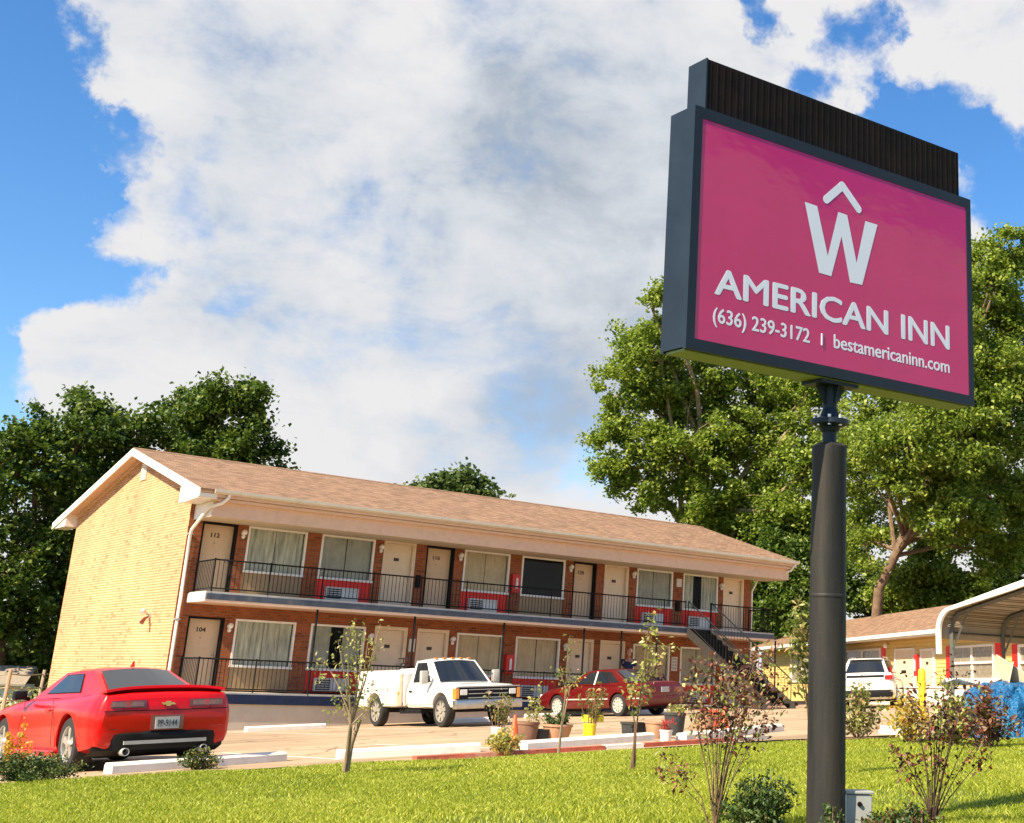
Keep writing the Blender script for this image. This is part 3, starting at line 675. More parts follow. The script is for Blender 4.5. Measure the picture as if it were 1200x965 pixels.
for xr in (RX0-.02, 22.95):
    for a, b in (((EAVE_Y-.05, EAVE_Z-.02), (RIDGE_Y, RIDGE_Z-.01)), ((BACK_Y, BACK_Z-.01), (RIDGE_Y+.002, RIDGE_Z-.01))):
        obj('rake_board', MB().prism([(xr, a[0], a[1]), (xr, b[0], b[1]), (xr, b[0], b[1]-.24), (xr, a[0], a[1]-.24)], (.04, 0, 0)), 'white_paint', motel)
fz = MB()
for a, b in (((0, roofz(0)), (RIDGE_Y, RIDGE_Z)), ((MD, roofz(MD)), (RIDGE_Y, RIDGE_Z))):
    fz.prism([(-.002, a[0], a[1]-.13), (-.002, b[0], b[1]-.13), (-.002, b[0], b[1]-.27), (-.002, a[0], a[1]-.27)], (-.03, 0, 0))
obj('frieze_board', fz, 'cream_paint', motel)
rt = MB()   # boxed eave returns at the gable
zb_ = 5.16
obj('eave_return', MB().prism([(RX0+.03, EAVE_Y+.02, EAVE_Z-.13), (RX0+.03, -.02, roofz(-.02)-.13), (RX0+.03, -.02, zb_+.02), (RX0+.03, -.5, zb_), (RX0+.03, EAVE_Y+.02, zb_+.05)], (-RX0-.03+.10, 0, 0)), 'white_paint', motel)
rt.prism([(RX0+.03, BACK_Y-.02, BACK_Z-.13), (RX0+.03, MD+.02, roofz(MD)-.13), (RX0+.03, MD+.02, zb_+.16), (RX0+.03, BACK_Y-.02, zb_+.16)], (-RX0-.03+.10, 0, 0))
obj('eave_return', rt, 'white_paint', motel)
vt = obj('gable_vent', MB().box(-.03, -.003, RIDGE_Y-.42, RIDGE_Y+.12, 6.35, 6.95), 'gutter', motel)
vs_ = MB()
for k in range(7): vs_.box(-.045, -.031, RIDGE_Y-.38, RIDGE_Y+.08, 6.40+k*.075, 6.43+k*.075)
obj('slat', vs_, 'white_paint', vt)
# downspout
dp = MB().tube([(.42, -1.78, 5.34), (.40, -1.76, 5.24), (.30, -1.62, 5.10), (.055, -1.30, 4.98), (.05, -.20, 4.44), (.07, -.075, 4.28), (.08, -.065, 3.2), (.08, -.065, -.9)], .048, 8)
obj('downspout', dp, 'white_paint', motel, 40)
dp2 = MB().tube([(22.9, -1.78, 5.33), (22.86, -1.6, 5.1), (22.36, -.2, 4.75), (22.3, .05, 4.3), (22.3, .06, -.1)], .045, 8)
obj('downspout', dp2, 'white_paint', motel, 40)
br = MB()
for z in (4.3, 1.9): br.box(.005, .15, -.12, -.003, z, z+.04)
obj('bracket', br, 'box_grey', motel)
fl2 = obj('flood_light', MB().box(-.06, -.003, 2.0, 2.16, 1.98, 2.14), 'box_light', motel)
obj('lamp_head', MB().tube([(-.06, 2.08, 2.08), (-.22, 2.02, 2.2), (-.30, 1.98, 2.12)], [.03, .06, .08], 10), 'white_paint', fl2, 40)
obj('lamp_head', MB().tube([(-.06, 2.04, 2.02), (-.2, 1.9, 1.95), (-.28, 1.86, 1.82)], [.03, .05, .07], 10), 'lamp_dark_red', fl2, 40)
# railings
def railing(name, a, b, zb, zt, step=.125, every=12, post_drop=.0):
    """iron railing between plan points a, b"""
    a, b = Vector((*a, 0)), Vector((*b, 0)); ln = (b-a).length; n = max(2, round(ln/step)); mb = MB()
    mb.bar(a+Vector((0, 0, zt)), b+Vector((0, 0, zt)), .032); mb.bar(a+Vector((0, 0, zb)), b+Vector((0, 0, zb)), .025)
    for i in range(n+1):
        p = a.lerp(b, i/n)
        if i % every == 0 or i == n: mb.tube([p+Vector((0, 0, zb-.10-post_drop)), p+Vector((0, 0, zt+.04))], .024, 4)
        else: mb.tube([p+Vector((0, 0, zb)), p+Vector((0, 0, zt))], .0095, 4, False)
    return obj(name, mb, 'iron', motel)
YR = -1.37
railing('balcony_railing', (.44, YR), (17.75, YR), 2.77, 3.56, every=13, post_drop=.2); railing('balcony_railing', (.44, YR), (.44, -.02), 2.77, 3.56, every=30)
railing('balcony_railing', (18.95, YR), (22.12, YR), 2.77, 3.56, every=13, post_drop=.2); railing('balcony_railing', (22.12, YR), (22.12, -.02), 2.77, 3.56, every=13)
railing('porch_railing', (.40, YR), (16.4, YR), .08, .87, every=13, post_drop=.1); railing('porch_railing', (.40, YR), (.40, -.02), .08, .87, every=30)
for x in (3.65, 6.86, 10.1, 13.3, 14.9, 16.47, 19.67, 22.3):
    obj('support_post', MB().tube([(x, YR, -.3), (x, YR, 2.40)], .034, 6), 'iron', motel)
# staircase (fixed to the upper walkway)
sx0, sx1, sy0, sy1 = 17.80, 18.95, -1.44, -5.75; szt, szb = 2.64, gz(18.4, -5.75)
st_ = MB(); nst = 13
for i in range(nst):
    t = (i+.5)/nst; y = sy0+(sy1-sy0)*t; z = szt+(szb-szt)*(i+1)/(nst+1); st_.box(sx0+.05, sx1-.05, y-.15, y+.15, z-.04, z); st_.box(sx0+.05, sx1-.05, y+.13, y+.148, z+.002, z+.17)
stair = obj('staircase', st_, 'black_paint', motel)
for x in (sx0, sx1-.045):
    obj('stringer', MB().prism([(x, sy0, szt+.02), (x, sy0, szt-.30), (x, sy1-.02, szb-.05), (x, sy1-.22, szb-.05), (x, sy1-.22, szb+.16)], (.045, 0, 0)), 'stringer', stair)
for x in (sx0+.02, sx1-.02):
    mb = MB(); T = Vector((x, sy0, szt+.95)); B = Vector((x, sy1, szb+.98)); mb.bar(T, B, .035)
    for i in range(27):
        p = T.lerp(B, i/26); big = i in (0, 13, 26); mb.tube([p, p-Vector((0, 0, .92 if big else .84))], .022 if big else .009, 4, False)
    lo = MB(); mb.bar(T-Vector((0, 0, .80)), B-Vector((0, 0, .80)), .022); obj('handrail', mb, 'iron', stair)

# ------------------------------------------------------------------ single storey wing
WO = Vector((22.9, -8.74, 0)); WU = Vector((10.0, 18.64, 0)).normalized(); WN = Vector((-WU.y, WU.x, 0))   # WN faces the lot
wing_ang = math.atan2(-WU.y, -WU.x)      # local +x runs towards the viewer's right
wing = thing('motel_wing', 'low single storey wing with pale yellow siding, brown shingles and red shutters', 'motel wing', (WO.x, WO.y, 0), wing_ang)
# local frame: x to the right along the front, y = depth away from the lot, front eave at y=0
def wl_(px, py, y=.55):
    p = onplane(px, py, WO-WN*y, WN)-WO; return (-(p.dot(WU)), p.z)
FL = gz(24, -6)+.15
WX0, WX1 = -26.0, 12.0
zw0, ez = -.6, 2.70
obj('wall', MB().box(WX0+.3, WX1, .55, 6.4, zw0, 2.78), 'siding', wing)
sd = MB()
z = .9
while z < 2.75:
    sd.add([(WX0+.3, .548, z), (WX1, .548, z), (WX1, .530, z+.012), (WX0+.3, .530, z+.012), (WX0+.3, .548, z+.012), (WX1, .548, z+.012)], [(0, 1, 2, 3), (3, 2, 5, 4)]); z += .125
obj('clapboard', sd, 'siding', wing)
rf = obj('roof', slope([(WX0, -.12, ez+.05), (WX1+.3, -.12, ez+.05), (WX1+.3, 3.4, ez+1.42), (WX0, 3.4, ez+1.42)], .06, 0), 'shingle_x', wing)
obj('roof', slope([(WX0, 3.4, ez+1.42), (WX1+.3, 3.4, ez+1.42), (WX1+.3, 6.9, ez+.05), (WX0, 6.9, ez+.05)], .06, 0), 'shingle_x', wing)
obj('gutter', MB().box(WX0, WX1+.3, -.22, -.125, ez-.08, ez+.05), 'carport_white', wing)
obj('fascia', MB().box(WX0, WX1+.3, -.12, -.06, ez-.14, ez-.02), 'white_paint', wing)
obj('soffit', MB().box(WX0, WX1+.2, -.06, .54, ez-.10, ez-.07), 'cream_paint', wing)
def wdoor(pxl, pxr, pytop):
    x0, zt = wl_(pxl, pytop); x1, _ = wl_(pxr, pytop)
    d = obj('door', MB().box(x0+.07, x1-.07, .50, .548, .1, zt-.06), 'door_white', wing)
    f = MB().box(x0, x0+.075, .47, .549, .1, zt).box(x1-.075, x1, .47, .549, .1, zt).box(x0+.075, x1-.075, .47, .549, zt-.07, zt)
    obj('door_frame', f, 'wing_white', d); obj('number_plate', MB().box((x0+x1)/2-.12, (x0+x1)/2+.12, .49, .499, zt-.55, zt-.45), 'number_dark', d)
    obj('handle', MB().sphere((x1-.16, .47, .95+.3), .035, 8, 6), 'steel', d, 40)
wdoor(1050, 1073, 761); wdoor(1080, 1096, 761)
def wwin(pxl, pxr, pyt, pyb, shut=(1, 1)):
    x0, zt = wl_(pxl, pyt); x1, _ = wl_(pxr, pyt); _, zb = wl_(pxl, pyb)
    xm = (x0+x1)/2; f = MB(); w = .07
    for a, b in ((x0, x0+w), (xm-w/2, xm+w/2), (x1-w, x1)): f.box(a, b, .47, .549, zb, zt)
    for a, b in ((x0+w, xm-w/2), (xm+w/2, x1-w)):
        for c in (zb, (zb+zt)/2-w/2, zt-w): f.box(a, b, .475, .549, c, c+w)
    F = obj('window', f, 'wing_white', wing)
    obj('pane', MB().box(x0+w, xm-w/2, .535, .545, zb+w, zt-w).box(xm+w/2, x1-w, .535, .545, zb+w, zt-w), 'pane_tan', F)
    for i, (a, b) in enumerate(((x0-.48, x0-.1), (x1+.1, x1+.48))):
        if shut[i]: obj('shutter', MB().box(a, b, .50, .547, zb-.02, zt+.02), 'red_panel', F)
wwin(1116, 1166, 758, 798); wwin(1195, 1240, 756, 798); wwin(991, 1033, 763, 800, (0, 1))
wwin(928, 955, 764, 800, (0, 0))
ax, az = wl_(1074, 780, .42)
ec = obj('extinguisher_cabinet', MB().bevelbox(ax-.17, ax+.17, .36, .54, az-.38, az+.38, .02), 'red_gloss', wing)
obj('extinguisher', MB().lathe([(0, 0), (.05, 0), (.05, .32), (.02, .4), (0, .4)], (ax, .345, az-.2), 10), 'white_plastic', ec, 40)
lx, lz = wl_(1041, 757)
obj('wall_lamp', MB().sphere((lx, .44, lz), .11, 10, 7).box(lx-.05, lx+.05, .5, .548, lz-.05, lz+.05), 'lamp_white', wing, 50)
# low white porch wall in front of the wing
a0, _ = wl_(984, 815, -.6); a1 = 12
lw = thing('low_white_wall', 'low whitewashed wall along the front of the single storey wing', 'wall', (WO.x, WO.y, 0), wing_ang)
obj('wall', MB().box(a0, a1, -.62, -.46, -.6, .80), 'wing_white', lw); obj('coping', MB().bevelbox(a0-.03, a1, -.66, -.42, .803, .86, .012), 'wing_white', lw)

# ------------------------------------------------------------------ metal carport
CO = ong(1104, 842); CO = Vector((11.74, -18.2, 0)); CO.z = gz(CO.x, CO.y)
cp = thing('carport', 'open metal carport with white curved trim sheltering the right side of the lot', 'carport', CO, math.radians(-12))
# local: x = long axis away, y negative = towards viewer's right; left leg line at y=0
W_, H_, PK = 6.2, 2.05, 2.95
def arch(inset=0, drop=0.0):
    pts = []
    pts.append((-inset*0, H_-.62)); pts.append((0, H_-.1))
    for k in range(1, 6):
        t = k/5; a = t*math.radians(66); pts.append((-.55*(1-math.cos(a))*1.05, H_-.1+.55*math.sin(a)))
    y1, z1 = pts[-1]; n = 6
    for k in range(1, n+1): pts.append((y1+(-W_/2-y1)*k/n, z1+(PK-z1)*k/n))
    mir = [(-W_-y, z) for y, z in pts[:-1]][::-1]
    return [(y, z-drop) for y, z in pts+mir]
A = arch(); LEN = 7.2
def ribbed(x0, x1, th, mat, name, extra=0):
    mb = MB(); A2 = [(A[0][0], H_-.27)]+A[1:-1]+[(A[-1][0], H_-.27)]; n = len(A2)
    for x in (x0, x1):
        for y, z in A2: mb.v.append((x, y, z))
    for i in range(n-1): mb.f.append((i, i+1, n+i+1, n+i))
    me = mesh(name, mb, mat, 40); o = obj(name, me, mat, cp)
    s = o.modifiers.new('t', 'SOLIDIFY'); s.thickness = th; s.offset = 1
    return o
ribbed(0.02, LEN, .012, 'carport_metal', 'roof')
cr = MB()
for i in range(2, len(A)-2):
    for f in (.33, .66):
        y = A[i][0]*(1-f)+A[i+1][0]*f; z = A[i][1]*(1-f)+A[i+1][1]*f; cr.tube([(.05, y, z-.012), (LEN, y, z-.012)], .012, 4)
obj('roof_corrugation', cr, 'carport_metal', cp)
tr = MB(); n = len(A)
c_ = np.array(A).mean(0)
for i in range(n):
    y, z = A[i]; d = Vector((0, y+W_/2, z-1.2)).normalized()
    for x, k in ((-.05, .035), (-.05, -.10), (.02, -.10), (.02, .035)): tr.v.append((x, y+d.y*k, z+d.z*k))
for i in range(n-1):
    for k in range(4): tr.f.append((i*4+k, i*4+(k+1) % 4, (i+1)*4+(k+1) % 4, (i+1)*4+k))
obj('white_trim', tr, 'carport_white', cp, 40)
for xx in (.35, 1.95, 3.6, 5.25, 6.9):
    gr_ = gz(CO.x+xx, CO.y)-CO.z
    fr = [(xx, y-.06*(1 if y > -W_/2 else -1), z-.06) for y, z in A[1:-1]]
    fr = [(xx, -.06, gr_-.05)]+fr+[(xx, -W_+.06, gz(CO.x+xx, CO.y-W_)-CO.z-.05)]
    obj('frame_hoop', MB().tube(fr, .062, 4), 'galv', cp)
    for sg in (0, 1):
        y0 = -.07 if not sg else -W_+.07; y1 = -.75 if not sg else -W_+.75
        obj('brace', MB().tube([(xx+.01, y0, H_-.55), (xx+.01, y1, H_+.48)], .035, 4), 'galv', cp)
obj('purlin', MB().tube([(.3, -.05, H_-.12), (LEN, -.05, H_-.12)], .022, 4), 'galv', cp)

# ------------------------------------------------------------------ sign
sgx, sgy, syaw = -6.951, -32.783, -.036
SW, SH, SZ, ST = 2.656, 1.591, 2.838, .26
ex = Vector((math.cos(syaw), math.sin(syaw), 0)); ny = Vector((math.sin(syaw), -math.cos(syaw), 0))
up = (Vector((0, 0, 1))-.027*ex+.032*ny).normalized(); ex = (ex-up*ex.dot(up)).normalized(); yb = up.cross(ex)
sign = thing('motel_sign', 'pink motel sign cabinet in a dark frame on a thick black pole', 'sign')
mw = Matrix((ex, yb, up)).transposed().to_4x4(); mw.translation = Vector((sgx, sgy, gz(sgx, sgy)))
sign.matrix_world = mw; mwi = mw.inverted()
def sg(px, py, y=-ST/2):
    n = yb; o = mw.translation+yb*y
    p = mwi @ onplane(px, py, o, n); return p.x, p.z
x0, x1, z0, z1 = -SW/2, SW/2, SZ, SZ+SH
cab = MB().box(x0, x1, -ST/2+.03, ST/2-.03, z0+.012, z1)
obj('cabinet', cab, 'sign_frame', sign)
obj('cabinet_underside', MB().box(x0+.02, x1-.02, -ST/2+.035, ST/2-.035, z0-.006, z0+.009), 'sign_under', sign)
for s in (-1, 1):
    fr = MB(); ya, yb_ = sorted((s*ST/2, s*(ST/2-.03))); fw = .072
    fr.box(x0, x0+fw*.9, ya, yb_, z0, z1); fr.box(x1-fw*.75, x1, ya, yb_, z0, z1); fr.box(x0+fw*.9, x1-fw*.75, ya, yb_, z1-fw*1.05, z1); fr.box(x0+fw*.9, x1-fw*.75, ya, yb_, z0, z0+fw)
    obj('cabinet_frame', fr, 'sign_frame', sign)
    face = obj('sign_panel', MB().box(x0+fw*.9, x1-fw*.75, *sorted((s*(ST/2-.004), s*(ST/2-.020))), z0+fw, z1-fw*1.05), 'pink_panel', sign)
    if s < 0: FACE = face
bv = MB(); yf = -ST/2+.0035
def txt(s, pl, pr, name, bold=.0):
    """pl = bottom-left pixel, pr = (top-right)"""
    a = sg(*pl, yf); b = sg(*pr, yf); text_on(name, s, a[0], b[0], a[1], b[1], yf, 'sign_white', FACE, bold, .004)
# measured rectangles on the face
a = sg(837, 343.5, yf); b = sg(1113, 410.5, yf); c = sg(853, 315, yf); hcap = c[1]-a[1]
zbase = (a[1]+b[1])/2
text_on('lettering', 'AMERICAN', a[0], sg(1041, 393, yf)[0], zbase-.004, zbase+hcap*.97, yf, 'sign_white', FACE, .024, .0008)
text_on('lettering', 'INN', sg(1056, 396, yf)[0], b[0], zbase-.004, zbase+hcap*.97, yf, 'sign_white', FACE, .024, .0008)
a = sg(835, 383, yf); b = sg(949, 401, yf); c = sg(839, 360, yf)
za = (a[1]+sg(949, 402.5, yf)[1])/2
text_on('lettering', '(636) 239-3172', a[0], b[0], za-.015, za-.015+(c[1]-a[1])*.98, yf, 'sign_white', FACE, .018, .0008)
xs_ = sg(963, 400, yf)
obj('divider_bar', MB().box(xs_[0]-.006, xs_[0]+.006, yf-.004, yf, sg(963, 405, yf)[1], sg(963, 391, yf)[1]), 'sign_white', FACE)
a = sg(977, 410, yf); b = sg(1113, 437, yf); c = sg(979, 395, yf)
text_on('lettering', 'bestamericaninn.com', a[0], b[0], sg(1113, 438, yf)[1], sg(1113, 438, yf)[1]+(c[1]-a[1])*1.06, yf, 'sign_white', FACE, .018, .0008)
# W emblem with roof mark: strokes as quads on the face
def stroke_poly(pxs, name='emblem'):
    pts = [sg(px, py, yf) for px, py in pxs]; q = MB().prism([(x, yf-.004, z) for x, z in pts], (0, .004, 0)); return q
Z4 = lambda x, y: (820+x/3.636, 190+y/3.636)
wpts = [(447, 170), (500, 188), (545, 400), (590, 213), (628, 227), (668, 430), (705, 252), (757, 268), (692, 524), (640, 513), (604, 318), (560, 487), (508, 472)]
wp_ = [sg(*Z4(*p), yf) for p in wpts]
bmw = bmesh.new(); vv = [bmw.verts.new((x, yf-.0008, z)) for x, z in wp_]; 
for tri in ((0, 1, 12), (1, 2, 12), (2, 11, 12), (2, 3, 10, 11), (3, 4, 10), (4, 5, 9, 10), (5, 8, 9), (5, 6, 8), (6, 7, 8)): bmw.faces.new([vv[i] for i in tri])
mew = bpy.data.meshes.new('emblem'); bmw.to_mesh(mew); bmw.free(); mew.materials.append(MATS['sign_white']); obj('emblem', mew, 'sign_white', FACE)
ch = MB(); P3 = [sg(*Z4(*p), yf) for p in ((539, 160), (607, 101), (676, 201))]
rw = .030
pts2 = []
for p, q in ((P3[0], P3[1]), (P3[1], P3[2])):
    d = Vector((q[0]-p[0], q[1]-p[1])).normalized(); n_ = Vector((-d.y, d.x))*rw
    ring = []
    for c0, sgn in ((p, -1), (q, 1)):
        for k in range(7):
            a_ = -PI/2+PI*k/6
            v = d*sgn*math.cos(a_)*rw + n_.normalized()*rw*math.sin(a_)*sgn
            ring.append((c0[0]+v.x, yf-.0012-.0004*len(pts2), c0[1]+v.y))
    pts2.append(1); ch.prism(ring, (0, .0006, 0))
obj('emblem', ch, 'sign_white', FACE)
# rusty header box above
ta, tb = sg(828, 69, -.07), sg(1121, 178, -.07)
tbx = obj('header_box', MB().box(ta[0], tb[0], -.085, .10, z1+.004, z1+.37), 'sign_top', sign)
obj('end_cap', MB().box(ta[0]-.012, ta[0]-.001, -.09, .105, z1+.004, z1+.375), 'sign_frame', tbx)
rb = MB()
for k in range(44):
    xx = ta[0]+.03+(tb[0]-ta[0]-.06)*k/43; rb.box(xx-.005, xx+.005, -.0872, -.085, z1+.02, z1+.36)
obj('rib', rb, 'sign_top', tbx)
# pole (local z up along lean)
PZ = lambda py: sg(973, py, 0)[1]
zp = SZ
obj('pole', MB().lathe([(.0, -.4), (.122, -.4), (.120, 1.0), (.114, 2.33), (.117, 2.35), (.117, 2.40), (.09, 2.42), (0, 2.42)], n=28), 'pole_paint', sign, 40)
obj('weld_seam', MB().lathe([(.1165, 1.42), (.1205, 1.425), (.1205, 1.445), (.1165, 1.45)], n=28), 'pole_paint', sign, 40)
obj('upper_pole', MB().lathe([(.048, 2.42), (.048, 2.83)], n=18), 'sign_frame', sign, 40)
obj('pole_flange', MB().lathe([(.0, 2.50), (.06, 2.50), (.075, 2.53), (.13, 2.55), (.13, 2.58), (.07, 2.60), (.048, 2.66), (.0, 2.66)], n=22), 'sign_frame', sign, 30)
bt = MB()
for k in range(8):
    a_ = k*PI/4; bt.lathe([(0, 2.535), (.012, 2.535), (.012, 2.605), (0, 2.605)], (.1*math.cos(a_), .1*math.sin(a_), 0), 6)
obj('bolt', bt, 'steel', sign)
mp_ = MB().box(-.17, .17, -.10, .10, 2.806, 2.829)
for a_ in range(4):
    c, s = math.cos(a_*PI/2), math.sin(a_*PI/2)
    mp_.prism([(c*.048-s*.006, s*.048+c*.006, 2.68), (c*.048-s*.006, s*.048+c*.006, 2.803), (c*.13-s*.006, s*.085+c*.006, 2.803)], (s*.012, -c*.012, 0))
obj('mounting_plate', mp_, 'sign_frame', sign)
# utility pedestal beside the pole
up_ = ondist(1003, 960, 8.05); up_.z = gz(up_.x, up_.y)
ub = thing('utility_box', 'small grey metal utility pedestal at the foot of the sign pole', 'utility box', up_, math.radians(-28))
obj('housing', MB().bevelbox(-.085, .085, -.07, .07, -.05, .225, .008), 'box_grey', ub); obj('lid', MB().bevelbox(-.095, .095, -.08, .08, .228, .248, .008), 'box_grey', ub)
obj('side_flange', MB().box(-.108, -.09, -.085, -.02, -.05, .227), 'box_light', ub)
obj('lock', MB().lathe([(0, 0), (.016, 0), (.012, -.016), (0, -.016)], (0, -.0705, .17), 10, 'y'), 'black_paint', ub)

# ------------------------------------------------------------------ vehicles
def loft(stn, nsub=5, name='body'):
    """stn: list of (x, zb, zt, w, zs, wt) - bottom, deck top, half width, shoulder height, half width of the deck edge"""
    arr = np.array(stn, float); xs = arr[:, 0]; X = []
    for i in range(len(xs)-1):
        for k in range(nsub): X.append(xs[i]+(xs[i+1]-xs[i])*k/nsub)
    X.append(xs[-1])
    def cr(col):
        y = arr[:, col]; d = np.gradient(y, xs); o = []
        # limit overshoot
        s = np.diff(y)/np.diff(xs)
        for i in range(1, len(y)-1):
            if s[i-1]*s[i] <= 0: d[i] = 0
        d[0] = s[0]; d[-1] = s[-1]
        for x in X:
            i = min(max(np.searchsorted(xs, x, 'right')-1, 0), len(xs)-2); h = xs[i+1]-xs[i]; t = (x-xs[i])/h
            o.append(y[i]*(2*t**3-3*t**2+1)+h*d[i]*(t**3-2*t**2+t)+y[i+1]*(-2*t**3+3*t**2)+h*d[i+1]*(t**3-t**2))
        return np.array(o)
    zb, zt, w, zs, wt = [cr(c) for c in range(1, 6)]
    mb = MB(); n = None
    for i in range(len(X)):
        half = [(0, zb[i]), (w[i]*.82, zb[i]), (w[i]*.94, zb[i]+.035), (w[i]*.985, zb[i]+.13), (w[i]*.995, (zb[i]+zs[i])/2), (w[i], zs[i]-.06), (w[i]*.985, zs[i]), (wt[i]+(w[i]-wt[i])*.5, zs[i]+(zt[i]-zs[i])*.55), (wt[i], zt[i]-.012), (wt[i]*.55, zt[i]+.006), (0, zt[i]+.012)]
        ring = [(X[i], y, z) for y, z in half]+[(X[i], -y, z) for y, z in half[1:-1][::-1]]
        n = len(ring); mb.v += ring
    for i in range(len(X)-1):
        for k in range(n): mb.f.append((i*n+k, i*n+(k+1) % n, (i+1)*n+(k+1) % n, (i+1)*n+k))
    mb.f.append(tuple(range(n))[::-1]); mb.f.append(tuple(range((len(X)-1)*n, len(X)*n)))
    return mb
def cut_arches(mb, arches, mat, width=1.2, name='body', smooth=38):
    """remove wheel wells (x, z, r) with boolean cylinders"""
    me = mesh(name, mb, mat, None); o = bpy.data.objects.new('tmp', me); COL.objects.link(o)
    cs = []
    for x, z, r, yin in arches:
        for s in (-1, 1):
            c = MB(); n = 32
            ring = [(x+r*math.cos(2*PI*k/n), s*yin, z+r*math.sin(2*PI*k/n)) for k in range(n)]
            c.prism(ring, (0, s*width, 0)); cm = mesh('cut', c, mat); co = bpy.data.objects.new('cut', cm); COL.objects.link(co); cs.append(co)
            md = o.modifiers.new('b', 'BOOLEAN'); md.object = co; md.operation = 'DIFFERENCE'; md.solver = 'EXACT'
    dg = bpy.context.evaluated_depsgraph_get(); dg.update()
    me2 = bpy.data.meshes.new_from_object(o.evaluated_get(dg)); me2.name = name
    for c in cs: bpy.data.objects.remove(c)
    bpy.data.objects.remove(o)
    finish(me2, smooth); me2.materials.clear(); me2.materials.append(MATS[mat]); return me2
def wheel(parent, x, y, r, tw, rim_mat, spokes=5, style='spoke', sw=1.0):
    s = 1 if y > 0 else -1
    t = MB().lathe([(r*.66, -tw/2), (r*.93, -tw/2), (r*.985, -tw*.40), (r, -tw*.25), (r, tw*.25), (r*.985, tw*.40), (r*.93, tw/2), (r*.66, tw/2), (r*.62, 0), (r*.66, -tw/2)], (x, y, r), 30, 'y')
    T = obj('wheel', t, 'rubber', parent, 40)
    yo = y+s*tw*.42; m_ = MB()
    m_.lathe([(r*.69, 0), (r*.67, s*.02), (r*.63, s*.015), (r*.61, -s*.08), (r*.61, -s*.15)], (x, yo, r), 30, 'y')
    m_.lathe([(0, s*.022), (r*.13, s*.022), (r*.16, 0), (r*.16, -s*.1)], (x, yo, r), 14, 'y')
    if style == 'spoke':
        for k in range(spokes):
            a = 2*PI*k/spokes+.3; d = Vector((math.cos(a), 0, math.sin(a))); q = Vector((-math.sin(a), 0, math.cos(a)))
            o_ = Vector((x, yo, r)); wi, wo = r*.10*sw, r*.13*sw
            m_.prism([o_+d*r*.12+q*wi, o_+d*r*.62+q*wo, o_+d*r*.62-q*wo, o_+d*r*.12-q*wi], (0, -s*.04, 0))
    else:
        m_.lathe([(r*.14, s*.012), (r*.36, s*.026), (r*.50, s*.006), (r*.59, 0)], (x, yo, r), 30, 'y')
        for k in range(10):
            a = 2*PI*k/10; o_ = Vector((x+math.cos(a)*r*.46, yo+s*.016, r+math.sin(a)*r*.46)); d = Vector((math.cos(a), 0, math.sin(a))); q = Vector((-math.sin(a), 0, math.cos(a)))
            m_.prism([o_+d*.06+q*.022, o_+d*.06-q*.022, o_-d*.06-q*.014, o_-d*.06+q*.014], (0, s*.010, 0))
    obj('rim', m_, rim_mat, T, 35)
    obj('brake_disc', MB().lathe([(0, 0), (r*.5, 0), (r*.5, -s*.02), (0, -s*.02)], (x, yo-s*.06, r), 18, 'y'), 'trim_black', T)
    return T
def lerp3(a, b, t): return Vector(a)*(1-t)+Vector(b)*t
def patch(a, b, c, d, u0, u1, v0, v1, off, nrm, n=4, bow=0):
    """sub-rectangle of the bilinear patch a-b (bottom) d-c (top), pushed off along nrm"""
    mb = MB(); P = lambda u, v: lerp3(lerp3(a, b, u), lerp3(d, c, u), v)+Vector(nrm)*(off+bow*4*u*(1-u))
    for j in range(n+1):
        for i in range(n+1): mb.v.append(tuple(P(u0+(u1-u0)*i/n, v0+(v1-v0)*j/n)))
    for j in range(n):
        for i in range(n): mb.f.append((j*(n+1)+i, j*(n+1)+i+1, (j+1)*(n+1)+i+1, (j+1)*(n+1)+i))
    return mb
